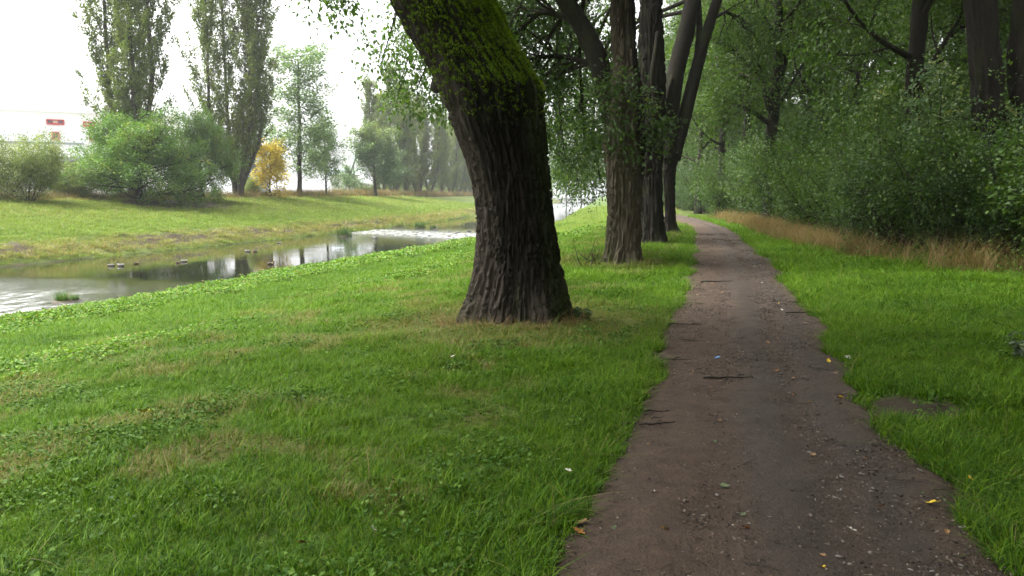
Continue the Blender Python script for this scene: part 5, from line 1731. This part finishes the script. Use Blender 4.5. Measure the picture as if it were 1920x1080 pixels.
def fallen(X, Y, z, kind, s, label, group=None, v=None):
    v = int(rp.integers(0, 3)) if v is None else v
    o = obj('fallen_leaf', LEAFM[kind][v], None, None, label=label, category='leaf')
    if group: o['group'] = group
    o.location = (X, Y, z); o.scale = (s,) * 3
    o.rotation_euler = (rp.normal(0, 0.3), rp.normal(0, 0.3), rp.uniform(0, 6.28))


for px, py, kind, s, lab in [(1225, 930, 'pale', 0.028, 'pale curled leaf on the path near the lawn edge'), (1358, 918, 'green', 0.03, 'dull green leaf lying in the middle of the path'), (1398, 996, 'russet', 0.024, 'russet leaf near the path centre close to the camera'),
                             (1475, 1000, 'pale', 0.022, 'white speck of leaf on the dark wheel track'), (1747, 950, 'yellow', 0.03, 'yellow star-shaped leaf at the path edge by the verge'), (1790, 962, 'brown', 0.03, 'tan leaf lying next to the yellow star-shaped leaf'),
                             (1590, 675, 'pale', 0.04, 'pale leaf on the verge edge halfway along the path'), (1090, 988, 'brown', 0.035, 'brown leaf tucked under the lawn edge grass'), (1245, 1002, 'brown', 0.028, 'brown curled leaf below the pale one on the path'),
                             (1085, 1005, 'russet', 0.03, 'orange leaf at the corner of lawn and path'), (1725, 890, 'pale', 0.03, 'pale leaf on the stony edge of the path'), (1755, 757, 'pale', 0.03, 'pale scrap of leaf on the bare earth patch'), (1820, 905, 'yellow', 0.022, 'small yellow leaf in the verge grass')]:
    p = G(px, py)
    fallen(p[0], p[1], path_z(p[0], p[1]) + 0.008, kind, s, lab)
p = G(270, 826, -0.12); zz_ = float(ground_z(p[0], p[1]))
fallen(p[0], p[1], zz_ + 0.115, 'yellow', 0.055, 'bright yellow fallen leaf lying on the near lawn', v=1)
p = G(571, 1052, -0.02)
fallen(p[0], p[1], float(ground_z(p[0], p[1])) + 0.07, 'brown', 0.034, 'tan and white leaf in the lawn at the bottom edge', v=0)
for px, py, lab in [(1065, 925, 'pale leaf caught in the grass beside the path'), (565, 680, 'pale leaf speck in the lawn left of the leaning tree'), (850, 700, 'white leaf speck in the lawn below the leaning tree'), (700, 1040, 'tiny white leaf speck low in the lawn')]:
    p = G(px, py, -0.05); fallen(p[0], p[1], float(ground_z(p[0], p[1])) + 0.08, 'pale', 0.024, lab)
LGRP = 'scattered leaf bits on the path'
for k in range(110):
    X, Y = on_path(rp, 2.9, 24)
    kind = ('brown', 'brown', 'green', 'brown', 'pale', 'brown', 'green', 'russet', 'brown', 'brown', 'yellow')[k % 11]
    fallen(X, Y, path_z(X, Y) + 0.006, kind, rp.uniform(0.009, 0.019) * (1 + Y / 22), 'small withered leaf bit scattered on the earth path', LGRP)

TWIGM = plain('dead_twig', (0.032, 0.025, 0.020), 0.8, 0.2, 0.3, 30)


def twig_mesh(seed, forks):
    rng = np.random.default_rng(seed)
    mb = MB()
    t = np.linspace(-0.5, 0.5, 7)
    c = np.stack([t, 0.06 * np.cumsum(rng.normal(0, 1, 7)) * 0.5, 0.02 + 0.012 * rng.random(7)], 1)
    mb.tube(c, 0.016 * (1.1 - 0.7 * np.linspace(0, 1, 7)), 5)
    for f in range(forks):
        i = int(rng.integers(2, 5)); s = rng.choice([-1, 1])
        mb.tube([c[i], c[i] + (0.12, s * 0.08, 0.02), c[i] + (0.22, s * 0.11, 0.0)], [0.010, 0.008, 0.004], 4)
    return mb.mesh('twig')


TW = [twig_mesh(1400 + k, k % 3) for k in range(6)]
for m in TW: m.materials.append(TWIGM)


def twig(X, Y, s, rz, label, group=None, thick=1.0):
    o = obj('twig', TW[int(rp.integers(0, 6))], None, None, label=label, category='twig')
    if group: o['group'] = group
    o.location = (X, Y, path_z(X, Y) + 0.002); o.scale = (s, s * thick, s * thick); o.rotation_euler = (0, 0, rz)


for px, py, s, rz, th, lab in [(1365, 714, 0.55, 0.1, 1.6, 'long dark broken stick lying across the middle of the path'), (1235, 802, 0.34, 0.3, 2.0, 'knobbly root-like stick at the lawn edge of the path'), (1232, 778, 0.25, -0.1, 2.2, 'short dark stick just above the knobbly one'),
                               (1262, 676, 0.42, -0.2, 2.0, 'forked dark stick at the narrowing lawn edge'), (1300, 642, 0.3, -0.4, 1.6, 'thin dark stick behind the forked one'), (1285, 612, 0.5, -0.1, 1.6, 'dark stick at the path edge near the leaning tree'), (1345, 532, 0.8, 0.15, 1.6, 'long straight stick on the far stretch of path'),
                               (1497, 570, 0.4, 0.0, 1.8, 'dark stick along the verge edge'), (1500, 590, 0.5, 0.1, 1.8, 'darker longer stick below it along the verge edge'), (1660, 783, 0.16, 1.3, 1.4, 'short upright-pointing twig by the bare patch'), (1770, 924, 0.16, 0.0, 1.4, 'flat dark twig near the yellow leaf'),
                               (1375, 985, 0.2, 0.9, 1.0, 'thin twig by the russet leaf'), (1430, 1070, 0.22, -0.5, 1.0, 'thin twig at the bottom edge of the picture'), (1410, 870, 0.22, 0.7, 0.8, 'pale bent twig in the middle of the path')]:
    p = G(px, py)
    twig(p[0], p[1], s * 0.8, rz + YAW, lab, None, th * 0.9)
for k in range(85):
    X, Y = on_path(rp, 3.0, 34, None if k % 3 else float(rp.choice([rp.uniform(0.02, 0.2), rp.uniform(0.8, 0.98)])))
    twig(X, Y, rp.uniform(0.05, 0.16) * (1 + Y / 14), rp.normal(0.1, 1.1) + YAW, 'little dark twig scattered on the earth path', 'twigs scattered on the path')

# blue scrap of litter
mb = MB(); rr_ = np.random.default_rng(3)
gx, gy = np.meshgrid(np.linspace(-0.03, 0.03, 6), np.linspace(-0.014, 0.014, 4))
gz = 0.012 + 0.012 * np.sin(gx * 90) * np.cos(gy * 80) + rr_.normal(0, 0.002, gx.shape)
i = np.arange(3)[:, None] * 6; j = np.arange(5)[None]
mb.add(np.stack([gx.ravel(), gy.ravel(), gz.ravel()], 1), np.stack([i + j, i + j + 1, i + 7 + j, i + 6 + j], -1).reshape(-1, 4))
o = mb.obj('litter_scrap', plain('blue_plastic', (0.10, 0.24, 0.48), 0.4, 0.4, 0.15, 40), None, True, label='crumpled light blue scrap of litter on the path', category='litter')
p = G(1345, 674); o.location = (p[0], p[1], path_z(p[0], p[1])); o.rotation_euler = (0, 0, 0.4)


def weed(px, py, z, h, n, label, leaf, seed, lsize=0.11):
    rng = np.random.default_rng(seed)
    p = G(px, py, z)
    root = thing('weed_plant', label, 'weed', (p[0], p[1], float(ground_z(p[0], p[1]))), rng.uniform(0, 6))
    mb = MB(); pos, ax = [], []
    for k in range(n):
        a = k * 2.4; t = np.linspace(0, 1, 6)
        c = np.stack([np.cos(a) * 0.35 * h * t ** 1.5, np.sin(a) * 0.35 * h * t ** 1.5, h * t * rng.uniform(0.6, 1.0)], 1)
        mb.tube(c, 0.005 * (1.1 - t), 4)
        for u in np.linspace(0.25, 1.0, 7):
            i = min(int(u * 5), 4)
            for s in (-1, 1):
                pos.append(c[i] * (1 - (u * 5 - i)) + c[i + 1] * (u * 5 - i)); ax.append([math.cos(a + s * 1.3), math.sin(a + s * 1.3), 0.15])
    mb.obj('stems', BARK_TWIG, root)
    me = leaves_mesh('leaves', rng, np.array(pos), np.array(ax), lsize, lsize * 0.45, rng.random(len(pos)) * 0.9)
    obj('leaves', me, leaf, root, kind='stuff')


LEAF_WEED = leaf_mat('weed_leaf', [(0.0, (0.049, 0.084, 0.035)), (0.5, (0.084, 0.126, 0.063)), (1.0, (0.168, 0.196, 0.119))], 0.3)
weed(1914, 690, 0.0, 0.26, 4, 'pale leafy weed at the right edge of the verge', LEAF_WEED, 1)
weed(1092, 606, 0.0, 0.20, 5, 'dark leafy weed at the foot of the leaning tree', LEAF_SHRUB, 2)
weed(560, 780, -0.1, 0.15, 2, 'upright green weed stalk standing in the lawn', LEAF_ROW, 3, 0.04)

# bare sprouting shoots at the foot of the second tree
p = P(1112, 488, 17.6)
root = thing('sprout_shrub', 'bare dark sprouting shoots at the foot of the grey-barked tree', 'sprouts', (p[0], p[1], float(ground_z(p[0], p[1]))))
rng = np.random.default_rng(8); segs, tw = [], []
for k in range(9):
    grow(rng, np.array([rng.normal(0, 0.12), rng.normal(0, 0.12), -0.02]), (rng.normal(0, 0.5), rng.normal(0, 0.4), 1), rng.uniform(0.3, 0.75), 0.014, 1, dict(CFG_SHRUB, n=[4, 3], len=[0.4, 0.25]), segs, tw)
obj('stems', wood_mesh('stems', segs, sides=(5, 4, 4)), BARK_TWIG, root)

# ------------------------------------------------------------------ air
def haze():
    mb = MB(); mb.box((-500, 1400, 20.5), (4600, 3500, 47))
    t = NT('haze_air')
    v = t.n('ShaderNodeVolumePrincipled')
    v.inputs['Color'].default_value = (0.94, 0.97, 1.0, 1)
    v.inputs['Density'].default_value = 0.0003
    v.inputs['Anisotropy'].default_value = 0.2
    t.t.links.new(v.outputs[0], t.out.inputs['Volume'])
    o = mb.obj('haze', t.m, None, False, kind='stuff', label='thin pale haze filling the air over river and wood', category='haze')
    return o


haze()
